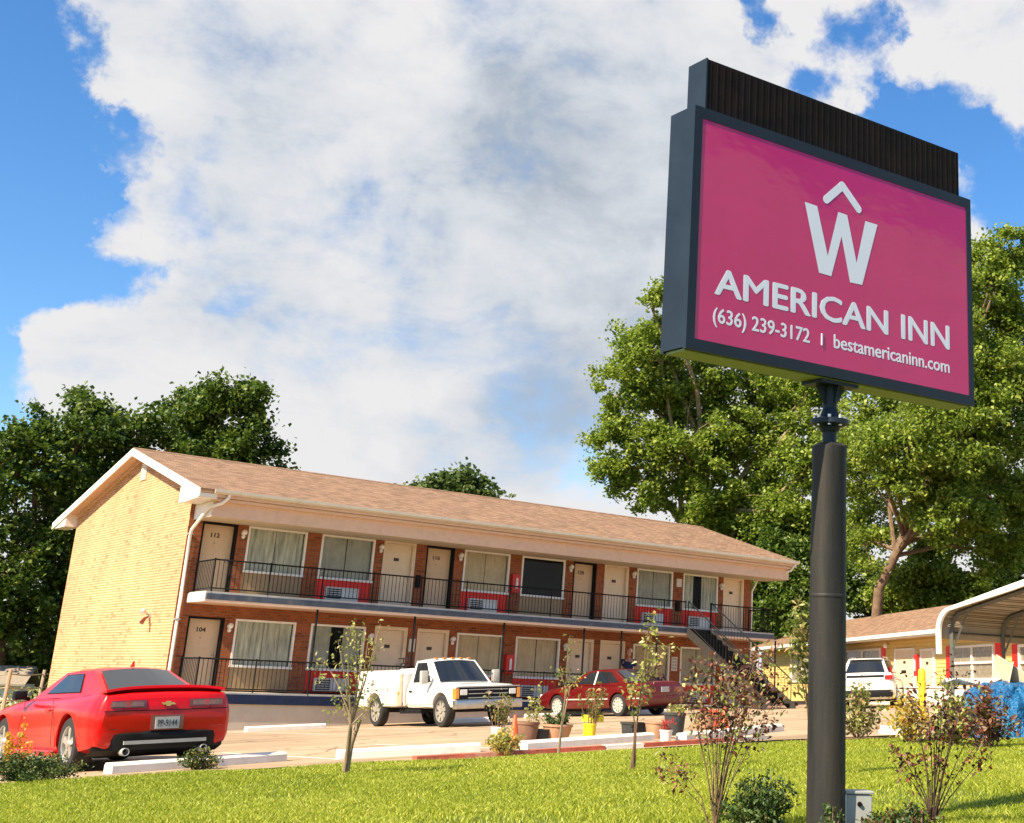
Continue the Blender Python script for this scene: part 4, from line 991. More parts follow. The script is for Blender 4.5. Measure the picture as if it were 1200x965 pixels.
def greenhouse(parent, body_mat, base, top, zb, zt, crown, side_splits, glass_mat, frame_mat=None, bow=.05, rear_v=(.08, .95), front_v=(.05, .93)):
    """base/top: (x_rear, x_front, half_w_rear, half_w_front). Cabin shell in paint with inset glass a few mm proud."""
    br_, bf, bwr, bwf = base; tr_, tf, twr, twf = top
    B = [(br_, bwr, zb), (bf, bwf, zb), (bf, -bwf, zb), (br_, -bwr, zb)]; T = [(tr_, twr, zt), (tf, twf, zt), (tf, -twf, zt), (tr_, -twr, zt)]
    n = 8; sh = MB()
    def strip(i, j, bowdir):
        m_ = patch(B[i], B[j], T[j], T[i], 0, 1, 0, 1, 0, bowdir, n, bow if abs(bowdir[0]) else .015); sh.add(m_.v, m_.f)
    strip(0, 1, (0, 1, 0)); strip(1, 2, (1, 0, 0)); strip(2, 3, (0, -1, 0)); strip(3, 0, (-1, 0, 0))
    m_ = MB()
    for j in range(n+1):
        for i in range(n+1):
            u, v = i/n, j/n; p = lerp3(lerp3(T[0], T[1], u), lerp3(T[3], T[2], u), v); b_ = 4*v*(1-v)
            p.y += (.015*4*u*(1-u))*(1-2*v); p.x += bow*b_*(u*2-1)
            p.z += crown*(1-(2*u-1)**4)*(1-(2*v-1)**4)
            m_.v.append(tuple(p))
    for j in range(n):
        for i in range(n): m_.f.append((j*(n+1)+i, j*(n+1)+i+1, (j+1)*(n+1)+i+1, (j+1)*(n+1)+i))
    sh.add(m_.v, m_.f)
    bm = bmesh.new(); me = bpy.data.meshes.new('roof'); me.from_pydata([tuple(p) for p in sh.v], [], sh.f); bm.from_mesh(me)
    bmesh.ops.remove_doubles(bm, verts=bm.verts[:], dist=.004); bm.to_mesh(me); bm.free(); finish(me, 32); me.materials.append(MATS[body_mat])
    R = obj('roof', me, body_mat, parent)
    obj('rear_window', patch(B[3], B[0], T[0], T[3], .07, .93, *rear_v, .012, (-1, 0, .6), 6, bow), glass_mat, parent, 60)
    obj('windshield', patch(B[1], B[2], T[2], T[1], .06, .94, *front_v, .012, (1, 0, .6), 6, bow), glass_mat, parent, 60)
    for s in (0, 1):
        for (ua, ub, va, vb) in side_splits:
            if s == 0: q = patch(B[0], B[1], T[1], T[0], ua, ub, va, vb, .010, (0, 1, .2), 4, .015)
            else: q = patch(B[3], B[2], T[2], T[3], ua, ub, va, vb, .010, (0, -1, .2), 4, .015)
            o = obj('side_window', q, glass_mat, parent, 60)
            if frame_mat:
                if s == 0: q = patch(B[0], B[1], T[1], T[0], ua-.012, ub+.012, va-.03, vb+.03, .006, (0, 1, .2), 4, .015)
                else: q = patch(B[3], B[2], T[2], T[3], ua-.012, ub+.012, va-.03, vb+.03, .006, (0, -1, .2), 4, .015)
                obj('window_trim', q, frame_mat, o, 60)
    return R
def bowtie(x, y, z, w, h, sx):
    a = .30
    pts = [(-w, -h*.45), (-w*.72, h*.45), (-w*.30, h*.45), (-w*.30, h), (w*.30, h), (w*.30, h*.45), (w, h*.45), (w*.72, -h*.45), (w*.30, -h*.45), (w*.30, -h), (-w*.30, -h), (-w*.30, -h*.45)]
    return MB().prism([(x, y+p[0], z+p[1]) for p in pts], (sx, 0, 0))
def mirror_parts(parent, x, y, z, mat, sc=1):
    for s in (1, -1):
        o = obj('side_mirror', MB().bevelbox(x-.09*sc, x+.07*sc, s*y-.10*sc, s*y+.10*sc, z-.06*sc, z+.08*sc, .03*sc), mat, parent, 50)
        obj('mirror_arm', MB().tube([(x+.02, s*(y-.16*sc), z-.05), (x, s*(y-.05), z-.02)], .03, 6), 'trim_black', o)

def place(o, x, y, a, dz=0):
    """rest a vehicle on the sloping lot"""
    o.location = (x, y, gz(x, y)+dz)
    o.rotation_euler = (math.atan(-GX*math.sin(a)+GY*math.cos(a)), -math.atan(GX*math.cos(a)+GY*math.sin(a)), a)
# --- red muscle coupe (local x forward from the tail)
mc = ong(190, 893); MCX, MCY, MCA = -6.60, -20.0, math.radians(92.5)
coupe = thing('parked_car', 'red two door muscle car with rear spoiler parked tail towards the lawn', 'car', (MCX, MCY, gz(MCX, MCY)), MCA)
place(coupe, MCX, MCY, MCA)
st = [(0.00, .50, .90, .83, .74, .76), (.04, .36, .96, .875, .76, .79), (.16, .30, .99, .925, .78, .80), (.42, .25, 1.00, .955, .80, .80), (1.0, .22, .985, .972, .84, .80), (1.55, .20, .97, .945, .85, .80),
      (2.3, .19, .955, .915, .84, .78), (3.0, .19, .965, .925, .83, .74), (3.6, .20, .955, .955, .82, .70), (4.1, .21, .91, .95, .79, .68), (4.5, .22, .84, .90, .74, .66), (4.74, .26, .74, .80, .66, .60), (4.84, .34, .62, .66, .56, .5)]
obj('body', cut_arches(loft(st), [(.98, .35, .405, .62), (3.86, .35, .395, .62)], 'red_car'), 'red_car', coupe)
greenhouse(coupe, 'red_car', (.50, 3.30, .70, .72), (1.42, 2.48, .52, .54), .955, 1.31, .055, [(.30, .84, .20, .88)], 'tint_glass', 'trim_black', bow=.06, rear_v=(.12, .95))
for x in (.98, 3.86):
    for y in (.80, -.80): wheel(coupe, x, y, .352, .26, 'alloy', 5)
wl2 = MB()
for x in (.98, 3.86):
    for s in (1, -1):
        n = 26; r0, r1 = .40, .418
        for k in range(n):
            a0_, a1_ = PI*1.06*k/n-.1, PI*1.06*(k+1)/n-.1
            yy = s*(.958 if x < 2 else .945)
            wl2.quad((x+r0*math.cos(a0_), yy-.012*s, .35+r0*math.sin(a0_)), (x+r0*math.cos(a1_), yy-.012*s, .35+r0*math.sin(a1_)), (x+r1*math.cos(a1_), yy, .35+r1*math.sin(a1_)), (x+r1*math.cos(a0_), yy, .35+r1*math.sin(a0_)))
obj('arch_lip', wl2, 'red_car', coupe, 40)
sp = MB(); sn = 14
for i in range(sn+1):
    t = i/sn*2-1; y = .80*t; zt_ = 1.075-.05*abs(t)**3; xf = .42-.10*t*t+.06
    for (x, z) in ((xf, .985), (xf-.16, zt_-.012), (xf-.36+.05*t*t, zt_+.012), (xf-.375+.05*t*t, zt_-.022), (xf-.20, 1.0), (xf-.16, .97)): sp.v.append((x, y, z))
for i in range(sn):
    for k in range(6): sp.f.append((i*6+k, i*6+(k+1) % 6, (i+1)*6+(k+1) % 6, (i+1)*6+k))
sp.f += [tuple(range(6)), tuple(range(sn*6, sn*6+6))]
obj('spoiler', sp, 'red_car', coupe, 35)
for s in (1, -1):
    q = MB(); ya, yb2 = .29, .80
    def rearx(y): return .055*max(0, (abs(y)-.70)/.13)**2
    n = 8
    for i in range(n+1):
        y = ya+(yb2-ya)*i/n
        for z, o_ in ((.795, .05), (.805, -.014), (.897, -.008), (.907, .05)): q.v.append((rearx(y)+o_, s*y, z))
    for i in range(n):
        for k in range(3): q.f.append((i*4+k, i*4+k+1, (i+1)*4+k+1, (i+1)*4+k))
    tl = obj('tail_lamp', q, 'lamp_dark_red', coupe, 30)
    q2 = MB()
    for (a_, b_) in ((ya+.04, ya+.22), (ya+.26, yb2-.05)):
        for i in range(4):
            y0 = a_+(b_-a_)*i/4; y1 = a_+(b_-a_)*(i+1)/4
            q2.quad((rearx(y0)-.020, s*y0, .82), (rearx(y1)-.020, s*y1, .82), (rearx(y1)-.016, s*y1, .882), (rearx(y0)-.016, s*y0, .882))
    obj('lamp_lens', q2, 'lens_smoke', tl)
    obj('lamp_lens', MB().box(-.018, -.012, s*.535-.035, s*.535+.035, .815, .888), 'lamp_red', tl)
q = MB()
n = 16
for i in range(n+1):
    y = -.88+1.76*i/n; xx = .20*max(0, (abs(y)-.5)/.38)**2
    for x, z in ((xx+.02, .50+.03*(abs(y)<.3)), (xx-.03, .47), (xx-.03, .40), (xx+.02, .27), (xx+.22, .20)): q.v.append((x, y, z))
for i in range(n):
    for k in range(4): q.f.append((i*5+k, i*5+k+1, (i+1)*5+k+1, (i+1)*5+k))
df = obj('diffuser', q, 'trim_black', coupe, 40)
obj('diffuser_strip', MB().box(-.045, -.02, -.55, .55, .34, .385), 'box_grey', df)
for s in (1, -1): obj('exhaust', MB().lathe([(.045, 0), (.05, -.02), (.05, -.16), (.042, -.16), (.04, 0)], (.10, s*.52, .25), 12, 'x'), 'box_grey', coupe, 40)
pl_ = obj('number_plate', MB().box(-.042, -.030, -.16, .16, .525, .675), 'plate_white', coupe)
pr_ = MB().box(-.030, .05, -.22, .22, .51, .70); obj('plate_recess', pr_, 'lamp_dark_red', coupe)
t_ = text_on('lettering', 'PP-9144', -.13, .13, .553, .640, 0, 'plate_ink', pl_, .015, .004)
t_.rotation_euler = (0, 0, -PI/2); t_.location = (-.0425, 0, 0)
obj('emblem', bowtie(-.004, 0, .845, .10, .032, -.02), 'gold', coupe)
mirror_parts(coupe, 2.95, 1.02, 1.0, 'trim_black', .9)
obj('antenna', MB().prism([(1.38, -.01, 1.355), (1.52, -.01, 1.36), (1.40, -.01, 1.44)], (0, .02, 0)), 'red_car', coupe)
dl = MB().tube([(1.55, .958, .32), (1.62, .955, .62), (1.72, .93, .93)], .004, 4).tube([(3.05, .94, .30), (3.06, .945, .6), (3.04, .90, .93)], .004, 4); obj('door_seam', dl, 'trim_black', coupe)
sm2 = MB().tube([(-.006, -.84, .765), (-.008, 0, .765), (-.006, .84, .765)], .005, 4).tube([(.10, -.62, .985), (.02, -.60, .93), (-.004, -.58, .77)], .004, 4).tube([(.10, .62, .985), (.02, .60, .93), (-.004, .58, .77)], .004, 4)
obj('boot_seam', sm2, 'trim_black', coupe)
for s in (1, -1): obj('reflector', MB().bevelbox(.0, .02, s*.70-.07, s*.70+.07, .525, .55, .004), 'lamp_red', coupe)
obj('side_skirt', MB().bevelbox(1.45, 3.40, .86, .945, .185, .27, .02).bevelbox(1.45, 3.40, -.945, -.86, .185, .27, .02), 'red_car', coupe)
obj('underbody', MB().box(.5, 4.6, -.7, .7, .17, .5), 'trim_black', coupe)
for s in (1, -1): obj('headlamp', MB().bevelbox(4.55, 4.74, s*.52-.16, s*.52+.16, .60, .72, .03), 'lamp_clear', coupe)
obj('door_handle', MB().bevelbox(1.78, 1.98, .925, .955, .78, .81, .01), 'red_car', coupe)

# --- white service truck (local x forward, 0 = tail)
TX, TY, TA = 5.5, -7.9+4.95, math.radians(-91)
WBT = 3.72
truck = thing('service_truck', 'old white pickup truck with utility service body backed up to the motel', 'truck', (TX, TY, gz(TX, -6.5)+.0), TA)
place(truck, TX, TY, TA)
RAx = 1.05; FAx = RAx+WBT; CABR = FAx-1.95+.0
hd = [(CABR, .48, 1.06, .90, .92, .86), (CABR+.1, .46, 1.07, .915, .93, .86), (FAx-.75, .46, 1.08, .93, .94, .84), (FAx-.4, .46, 1.085, .945, .94, .82), (FAx+.3, .46, 1.06, .945, .92, .80), (FAx+.72, .46, 1.015, .93, .90, .79), (FAx+.80, .50, .98, .92, .88, .78)]
obj('cab_body', cut_arches(loft(hd, 4), [(FAx, .40, .47, .6)], 'white_car'), 'white_car', truck)
greenhouse(truck, 'white_car', (CABR+.03, FAx-.42, .84, .82), (CABR+.16, FAx-1.12, .70, .69), 1.07, 1.69, .065, [(.14, .80, .12, .88)], 'tint_glass', 'trim_black', bow=.075, front_v=(.06, .92))
for x in (RAx, FAx):
    for y in (.80, -.80): wheel(truck, x, y, .395, .24, 'truck_rim', 8, 'spoke')
gx = FAx+.805
gr = obj('grille', MB().bevelbox(gx-.05, gx+.02, -.93, .93, .67, .965, .015), 'trim_black', truck)
gb = MB()
for z in (.70, .80, .90): gb.box(gx+.02, gx+.03, -.58, .58, z, z+.02)
obj('grille_bar', gb, 'box_grey', gr); obj('emblem', bowtie(gx+.03, 0, .835, .11, .04, .012), 'steel', gr)
obj('grille_trim', MB().box(gx-.04, gx+.035, -.93, .93, .968, 1.0), 'box_grey', truck)
for s in (1, -1):
    h = obj('headlamp', MB().bevelbox(gx-.06, gx+.034, s*.72-.10, s*.72+.10, .78, .92, .015), 'lamp_clear', truck)
    obj('turn_lamp', MB().bevelbox(gx-.16, gx+.03, s*.90-.05, s*.90+.05, .69, .95, .01), 'lamp_amber', h)
obj('bumper', MB().bevelbox(gx-.10, gx+.12, -.97, .97, .44, .66, .03), 'steel', truck, 40)
obj('number_plate', MB().box(gx+.121, gx+.13, -.16, .16, .36, .52), 'trim_black', truck)
for s in (1, -1):
    m_ = obj('side_mirror', MB().bevelbox(FAx-.72, FAx-.60, s*1.08-.10, s*1.08+.10, 1.08, 1.42, .03), 'hub_white', truck, 50)
    obj('mirror_arm', MB().tube([(FAx-.66, s*1.0, 1.12), (FAx-.6, s*.88, 1.08)], .015, 5).tube([(FAx-.66, s*1.0, 1.36), (FAx-.6, s*.84, 1.2)], .015, 5), 'steel', m_)
for k in range(5): obj('marker_lamp', MB().bevelbox(FAx-1.16, FAx-1.08, -.5+k*.25-.05, -.5+k*.25+.05, 1.725, 1.76, .01), 'lamp_amber', truck)
dr_ = MB().tube([(CABR+.14, -.925, .56), (CABR+.12, -.93, 1.03)], .005, 4).tube([(FAx-.52, -.94, .56), (FAx-.52, -.945, 1.05)], .005, 4).tube([(CABR+.14, -.925, .56), (FAx-.52, -.94, .56)], .005, 4)
obj('door_seam', dr_, 'trim_black', truck); obj('door_handle', MB().bevelbox(CABR+.24, CABR+.38, -.965, -.925, .88, .93, .01), 'trim_black', truck)
SB0, SB1 = -.10, CABR-.06
sbm = loft([(SB0, .52, 1.42, .93, 1.30, .88), (SB0+.06, .50, 1.47, .985, 1.36, .91), (SB0+.4, .50, 1.48, .99, 1.38, .92), (SB1-.45, .50, 1.48, .99, 1.38, .92), (SB1-.08, .50, 1.46, .985, 1.36, .91), (SB1, .52, 1.38, .95, 1.28, .86)], 3)
obj('service_body', cut_arches(sbm, [(RAx, .40, .50, .6)], 'white_car'), 'white_car', truck)
obj('corner_panel', MB().bevelbox(SB1-.30, SB1-.03, -1.0, -.96, .54, 1.37, .015), 'rust_strip', truck)
sm = MB()
for a_, b_, c_, d_ in ((SB0+.10, RAx-.62, .60, 1.36), (RAx-.55, RAx+.60, .98, 1.36), (RAx+.66, SB1-.36, .58, 1.36)):
    for p, q in (((a_, c_), (b_, c_)), ((b_, c_), (b_, d_)), ((b_, d_), (a_, d_)), ((a_, d_), (a_, c_))): sm.tube([(p[0], -1.0 if p[1] < 1.2 else -.985, p[1]), (q[0], -1.0 if q[1] < 1.2 else -.985, q[1])], .008, 4)
obj('compartment_seam', sm, 'box_grey', truck)
for x, z in ((RAx+.82, .98), (RAx-.1, 1.20)): obj('latch', MB().bevelbox(x-.05, x+.05, -1.012, -.99, z-.05, z+.05, .008), 'box_grey', truck)
obj('marker_lamp', MB().bevelbox(SB1-.26, SB1-.16, -1.015, -1.0, .84, .90, .005), 'lamp_amber', truck)
rk_ = MB().tube([(RAx+.3, -.4, 1.48), (RAx+.42, -.4, 1.66), (RAx+.62, -.4, 1.66), (RAx+.74, -.4, 1.48)], .02, 5).tube([(RAx+.22, -.4, 1.80), (RAx+.82, -.4, 1.80)], .018, 5).tube([(RAx+.52, -.4, 1.66), (RAx+.52, -.4, 1.80)], .018, 5)
obj('hose_rack', rk_, 'iron', truck)
obj('chassis', MB().box(.0, FAx+.5, -.42, .42, .36, .55).box(FAx-2.4, FAx-1.2, -.85, -.6, .34, .46), 'trim_black', truck)
obj('rear_window_guard', MB().box(SB1+.01, SB1+.04, -.6, .6, 1.1, 1.4), 'trim_black', truck)

# --- maroon sedan
SX, SY, SA = 12.88, -6.5, math.radians(97)
sedan = thing('parked_car', 'maroon four door sedan parked nose to the motel porch', 'car', (SX, SY, gz(SX, SY+1.5)+.02), SA)
place(sedan, SX, SY, SA)
st = [(0, .42, .86, .70, .74, .60), (.06, .34, .95, .84, .78, .68), (.3, .28, .985, .90, .80, .72), (.9, .25, .985, .925, .82, .74), (1.6, .23, .95, .93, .83, .76), (2.6, .22, .94, .935, .82, .76), (3.5, .22, .95, .925, .80, .72), (4.1, .24, .90, .91, .76, .68), (4.7, .27, .81, .85, .68, .62), (4.93, .33, .72, .74, .6, .55), (5.0, .42, .62, .6, .54, .45)]
obj('body', cut_arches(loft(st), [(1.15, .33, .38, .58), (3.96, .33, .38, .58)], 'maroon_car'), 'maroon_car', sedan)
greenhouse(sedan, 'maroon_car', (.85, 3.62, .74, .74), (1.65, 2.75, .58, .57), .94, 1.37, .045, [(.14, .27, .16, .84), (.30, .54, .12, .88), (.575, .86, .10, .86)], 'tint_glass', 'trim_black', bow=.06, rear_v=(.1, .93))
obj('door_pillar', MB().prism([(2.30, .775, .95), (2.36, .775, .95), (2.36, .605, 1.345), (2.30, .605, 1.345)], (0, .012, 0)), 'box_light', sedan)
for x in (1.15, 3.96):
    for y in (.79, -.79): wheel(sedan, x, y, .335, .21, 'hub_white', 11, 'spoke', .75)
obj('body_moulding', MB().bevelbox(1.56, 3.54, .925, .945, .50, .54, .008).bevelbox(.15, .75, .88, .915, .50, .54, .008).bevelbox(1.56, 3.54, -.945, -.925, .50, .54, .008), 'hub_white', sedan)
for s in (1, -1):
    obj('headlamp', MB().bevelbox(4.74, 4.93, s*.62-.16, s*.62+.16, .58, .70, .03), 'lamp_clear', sedan)
    obj('tail_lamp', MB().bevelbox(-.02, .07, s*.62-.20, s*.62+.20, .68, .84, .02), 'lamp_dark_red', sedan)
obj('number_plate', MB().box(-.03, -.015, -.17, .17, .68, .84), 'plate_white', sedan); obj('bumper', MB().bevelbox(-.05, .25, -.86, .86, .36, .58, .05), 'maroon_car', sedan, 50)
mirror_parts(sedan, 3.25, 1.0, .99, 'trim_black', .75)
obj('door_seam', MB().tube([(2.38, .938, .30), (2.38, .937, .92)], .005, 4).tube([(3.42, .93, .30), (3.42, .93, .92)], .005, 4), 'trim_black', sedan)
for x in (1.75, 2.75): obj('door_handle', MB().bevelbox(x, x+.18, .93, .955, .78, .82, .01), 'maroon_car', sedan)
obj('underbody', MB().box(.5, 4.6, -.7, .7, .2, .5), 'trim_black', sedan)

# --- white crossover
VX, VY, VA = 18.28, -9.85, .639
suv = thing('parked_car', 'white crossover wagon parked facing the single storey wing', 'car', (VX, VY, gz(VX+1, VY+1)-.02), VA)
place(suv, VX, VY, VA)
st = [(0, .46, .98, .72, .82, .66), (.05, .36, 1.04, .84, .86, .74), (.3, .28, 1.06, .89, .88, .76), (1.0, .25, 1.04, .905, .88, .76), (2.2, .23, 1.0, .90, .86, .76), (3.2, .24, .98, .895, .84, .74), (3.9, .27, .92, .86, .78, .66), (4.3, .32, .80, .74, .7, .55), (4.4, .4, .7, .6, .6, .45)]
obj('body', cut_arches(loft(st), [(.85, .34, .39, .58), (3.5, .34, .39, .58)], 'white_car'), 'white_car', suv)
greenhouse(suv, 'white_car', (.06, 3.35, .75, .75), (.50, 2.5, .56, .56), 1.02, 1.49, .05, [(.10, .26, .16, .84), (.29, .52, .12, .88), (.55, .82, .10, .86)], 'tint_glass', 'trim_black', bow=.04, rear_v=(.12, .9))
for x in (.85, 3.5):
    for y in (.78, -.78): wheel(suv, x, y, .34, .22, 'alloy', 6)
for s in (1, -1): obj('tail_lamp', MB().bevelbox(-.03, .22, s*.74-.13, s*.74+.13, .86, 1.0, .03), 'lamp_red', suv); obj('reflector', MB().bevelbox(-.03, .08, s*.70-.08, s*.70+.08, .42, .48, .01), 'lamp_red', suv); obj('roof_rail', MB().tube([(.6, s*.52, 1.50), (.8, s*.52, 1.56), (2.2, s*.52, 1.56), (2.4, s*.52, 1.50)], .018, 6), 'steel', suv)
obj('number_plate', MB().box(-.02, -.008, -.2, .2, .76, .88), 'plate_white', suv); obj('bumper', MB().bevelbox(-.06, .25, -.84, .84, .34, .56, .05), 'trim_black', suv, 50)
obj('lower_window', MB().bevelbox(-.01, .05, -.6, .6, .93, 1.01, .02), 'tint_glass', suv)
obj('tailgate_spoiler', MB().bevelbox(.34, .62, -.53, .53, 1.49, 1.515, .01), 'white_car', suv); obj('underbody', MB().box(.4, 4.0, -.7, .7, .2, .5), 'trim_black', suv)
mirror_parts(suv, 2.85, 1.0, 1.08, 'trim_black', .8)

# ------------------------------------------------------------------ trees and plants
def tree(name, label, base, trunk_r, blobs, leafm, barkm, nleaf, lsize, group=None, seed=1, trunk_pts=None, clump=.82, flat=.85):
    """blobs: world ellipsoids (centre, radius). Leaf clumps spread through each blob; limbs run from trunk to blobs."""
    R = random.Random(seed); base = Vector(base)
    t = thing(name, label, 'tree', base, 0, group)
    tb = MB(); cs = [Vector(c)-base for c, r in blobs]
    mid = sum(cs, Vector())/len(cs)
    if trunk_pts is None:
        trunk_pts = [Vector((0, 0, -.3)), Vector((R.uniform(-.2, .2), R.uniform(-.2, .2), mid.z*.3)), Vector((mid.x*.35, mid.y*.35, mid.z*.62)), Vector((mid.x*.75, mid.y*.75, mid.z*1.0))]
    n = len(trunk_pts); tb.tube(trunk_pts, [trunk_r*(1-.78*i/(n-1)) for i in range(n)], 9)
    P = []; S = []; tot = sum(r**2 for c, r in blobs)
    lb = MB()
    for (c, r), cc in zip(blobs, cs):
        k = R.uniform(.35, .9); idx = k*(n-1); i0 = int(idx); s = trunk_pts[i0].lerp(trunk_pts[min(i0+1, n-1)], idx-i0)
        mdl = s.lerp(cc, .5)+Vector((R.uniform(-.5, .5), R.uniform(-.5, .5), R.uniform(-.1, .7)))
        lb.tube([s, mdl, cc], [trunk_r*.42, trunk_r*.28, trunk_r*.10], 6)
        nb = max(6, int(nleaf*r**2/tot))
        ncl = max(5, int(7*(r/clump)**1.75))
        for q in range(ncl):
            d = Vector((R.gauss(0, 1), R.gauss(0, 1), R.gauss(0, 1))).normalized(); rr = r*(R.random()**.40)*R.uniform(.82, 1.2)
            cp_ = cc+Vector((d.x*rr, d.y*rr, d.z*rr*flat))
            if q % 3 == 0: lb.tube([cc.lerp(mdl, .2), cc.lerp(cp_, .5)+Vector((0, 0, .15)), cp_], [trunk_r*.09, trunk_r*.06, trunk_r*.02], 4, False)
            m_ = max(2, int(nb/ncl*R.uniform(.4, 1.6))); cr_ = clump*R.uniform(.4, .95)
            g_ = nrg.normal(size=(m_, 3))*np.array([cr_*.5, cr_*.5, cr_*.36])
            P.append(g_+np.array(cp_)); S.append(nrg.uniform(.65, 1.3, m_)*lsize)
    P = np.concatenate(P); S = np.concatenate(S)
    k = P[:, 2] > .15
    obj('trunk', tb, barkm, t, 50); obj('limbs', lb, barkm, t, 50)
    obj('crown', leafmesh('crown', P[k], S[k], leafm, up=.55, asp=.72), leafm, t)
    return t
def blobs_px(lst, w): return [(ondist(px, py, w+dw), r_*(w+dw)/1507) for px, py, r_, dw in lst]
def base_at(px, w, back=0):
    p = ondist(px, 800, w); return Vector((p.x, p.y, gz(p.x, p.y)))
GL, GR = 'broadleaf trees behind the gable end', 'tall sycamore trees behind the motel'
tree('broadleaf_tree', 'dark green tree at the left edge rising beyond the fence', base_at(-5, 58), .45, blobs_px([(20, 540, 62, 0), (-50, 560, 80, 2), (60, 600, 70, 1), (0, 660, 80, -1), (60, 690, 60, 0), (20, 740, 60, 0), (95, 505, 42, 2), (-60, 700, 80, 2), (40, 515, 36, 0), (75, 780, 36, 2), (100, 740, 50, 6), (60, 770, 44, 6), (20, 790, 40, 5), (120, 690, 60, 6)], 58), 'leaf_left', 'bark', 45000, .25, GL, 3)
tree('broadleaf_tree', 'dark green tree directly behind the gable peak', base_at(165, 62), .42, blobs_px([(110, 500, 44, 0), (160, 505, 42, 1), (210, 495, 40, 2), (140, 560, 50, 0), (200, 560, 50, 2), (90, 570, 50, 3), (180, 640, 60, 2), (110, 660, 60, 4), (215, 475, 22, 1), (80, 640, 50, 4), (85, 720, 45, 4)], 62), 'leaf_left', 'bark', 39000, .25, GL, 4)
tree('broadleaf_tree', 'dark green tree with a knobbly top right of the gable peak', base_at(265, 60), .40, blobs_px([(275, 472, 30, 0), (292, 465, 17, 0), (250, 470, 22, 0), (240, 505, 40, 1), (285, 515, 34, 0), (262, 540, 40, 0), (305, 538, 20, 0), (325, 560, 18, 1), (290, 580, 40, 0), (230, 560, 40, 1), (270, 640, 50, 0)], 60), 'leaf_left', 'bark', 30000, .24, GL, 5)
tree('broadleaf_tree', 'small pale green treetop showing above the middle of the motel roof', base_at(530, 92), .4, blobs_px([(535, 565, 24, 0), (553, 572, 22, 0), (515, 572, 20, 0), (575, 580, 14, 0), (490, 572, 14, 1), (468, 575, 10, 1), (535, 600, 40, 0), (560, 620, 40, 1), (500, 610, 34, 0)], 92), 'leaf_far', 'bark', 7000, .40, None, 6)
tree('sycamore_tree', 'tall yellow-green sycamore left of the sign pole behind the motel roof', base_at(800, 74), .5, blobs_px([(770, 400, 46, 0), (740, 450, 48, 1), (790, 450, 60, 2), (730, 510, 46, 0), (715, 550, 28, -1), (800, 520, 70, 0), (850, 440, 60, 3), (870, 520, 60, 2), (760, 570, 40, 0), (850, 590, 60, 0), (900, 600, 50, 0), (780, 350, 22, 0), (830, 370, 40, 3), (920, 530, 60, 3), (900, 670, 50, 0), (905, 460, 50, 4), (880, 640, 50, 1), (760, 350, 14, 0), (945, 470, 46, 0), (955, 545, 44, -2), (935, 600, 40, -2), (960, 430, 40, 2)], 74), 'leaf_right', 'bark_pale', 125000, .235, GR, 8)
tp = [Vector((0, 0, -.3))]
b5 = base_at(1018, 60); 
for px, py in ((1030, 690), (1062, 625), (1100, 540), (1120, 430)): tp.append(ondist(px, py, 60)-b5)
tree('sycamore_tree', 'tall sycamore with a leaning trunk right of the sign pole', b5, .30, blobs_px([(1100, 330, 70, 2), (1170, 310, 44, 0), (1200, 370, 70, 2), (1150, 420, 70, 2), (1185, 290, 26, 0), (1190, 480, 70, 0), (1120, 500, 60, 1), (1170, 560, 60, 1), (1040, 480, 50, 3), (1000, 520, 45, 2), (1010, 560, 40, 3), (1200, 600, 50, 0), (1140, 630, 36, 2), (1060, 420, 60, 3), (1230, 450, 80, 2), (1170, 650, 34, 1), (1020, 600, 34, 4), (1090, 460, 50, -2), (1110, 400, 46, -2), (1130, 350, 40, -2), (1070, 540, 40, -3), (1140, 480, 40, -3), (1080, 590, 24, -2), (1060, 370, 50, 2), (1170, 430, 50, -2), (1110, 560, 34, -2), (1100, 610, 34, -3), (1130, 590, 34, -3), (1080, 500, 40, -4), (1045, 560, 36, -3), (1010, 640, 34, 1), (1130, 530, 40, -4), (1150, 610, 30, -2), (1030, 520, 36, -3)], 60), 'leaf_right', 'bark', 140000, .20, GR, 9, trunk_pts=tp)
GB = 'lower trees filling the gap behind the wing'
tree('understory_tree', 'bushy green tree behind the wing roof between the sign pole and carport', base_at(1085, 66), .28, blobs_px([(1085, 670, 30, 0), (1110, 690, 36, 0), (1060, 690, 30, 0), (1130, 690, 26, 0), (1090, 710, 36, 0), (1040, 700, 26, 1), (1150, 700, 30, 0), (1100, 640, 22, 0)], 66), 'leaf_right', 'bark', 26000, .23, GB, 11)
tree('understory_tree', 'dark green tree behind the sign pole and wing roof', base_at(960, 69), .30, blobs_px([(930, 690, 40, 0), (970, 690, 46, 0), (1005, 690, 40, 0), (920, 640, 40, 2), (1000, 640, 36, 3), (960, 620, 50, 4), (900, 700, 40, 0), (1020, 720, 36, 0), (940, 720, 40, 0), (890, 700, 30, 0)], 69), 'leaf_back', 'bark', 30000, .24, GB, 12)
tree('understory_tree', 'dark green tree at the right edge above the carport roof', base_at(1215, 68), .32, blobs_px([(1185, 660, 40, 0), (1220, 640, 60, 0), (1160, 600, 30, 2), (1210, 700, 50, 0), (1150, 560, 26, 3), (1240, 580, 60, 2)], 68), 'leaf_back', 'bark', 22000, .24, GB, 13)
tree('understory_tree', 'dense dark tree in the shade at the far end of the motel', base_at(885, 74), .30, blobs_px([(880, 690, 40, 0), (860, 660, 30, 0), (900, 730, 40, 0), (840, 640, 30, 0), (925, 745, 30, 0), (890, 650, 40, 0)], 74), 'leaf_back', 'bark', 20000, .25, GB, 14)

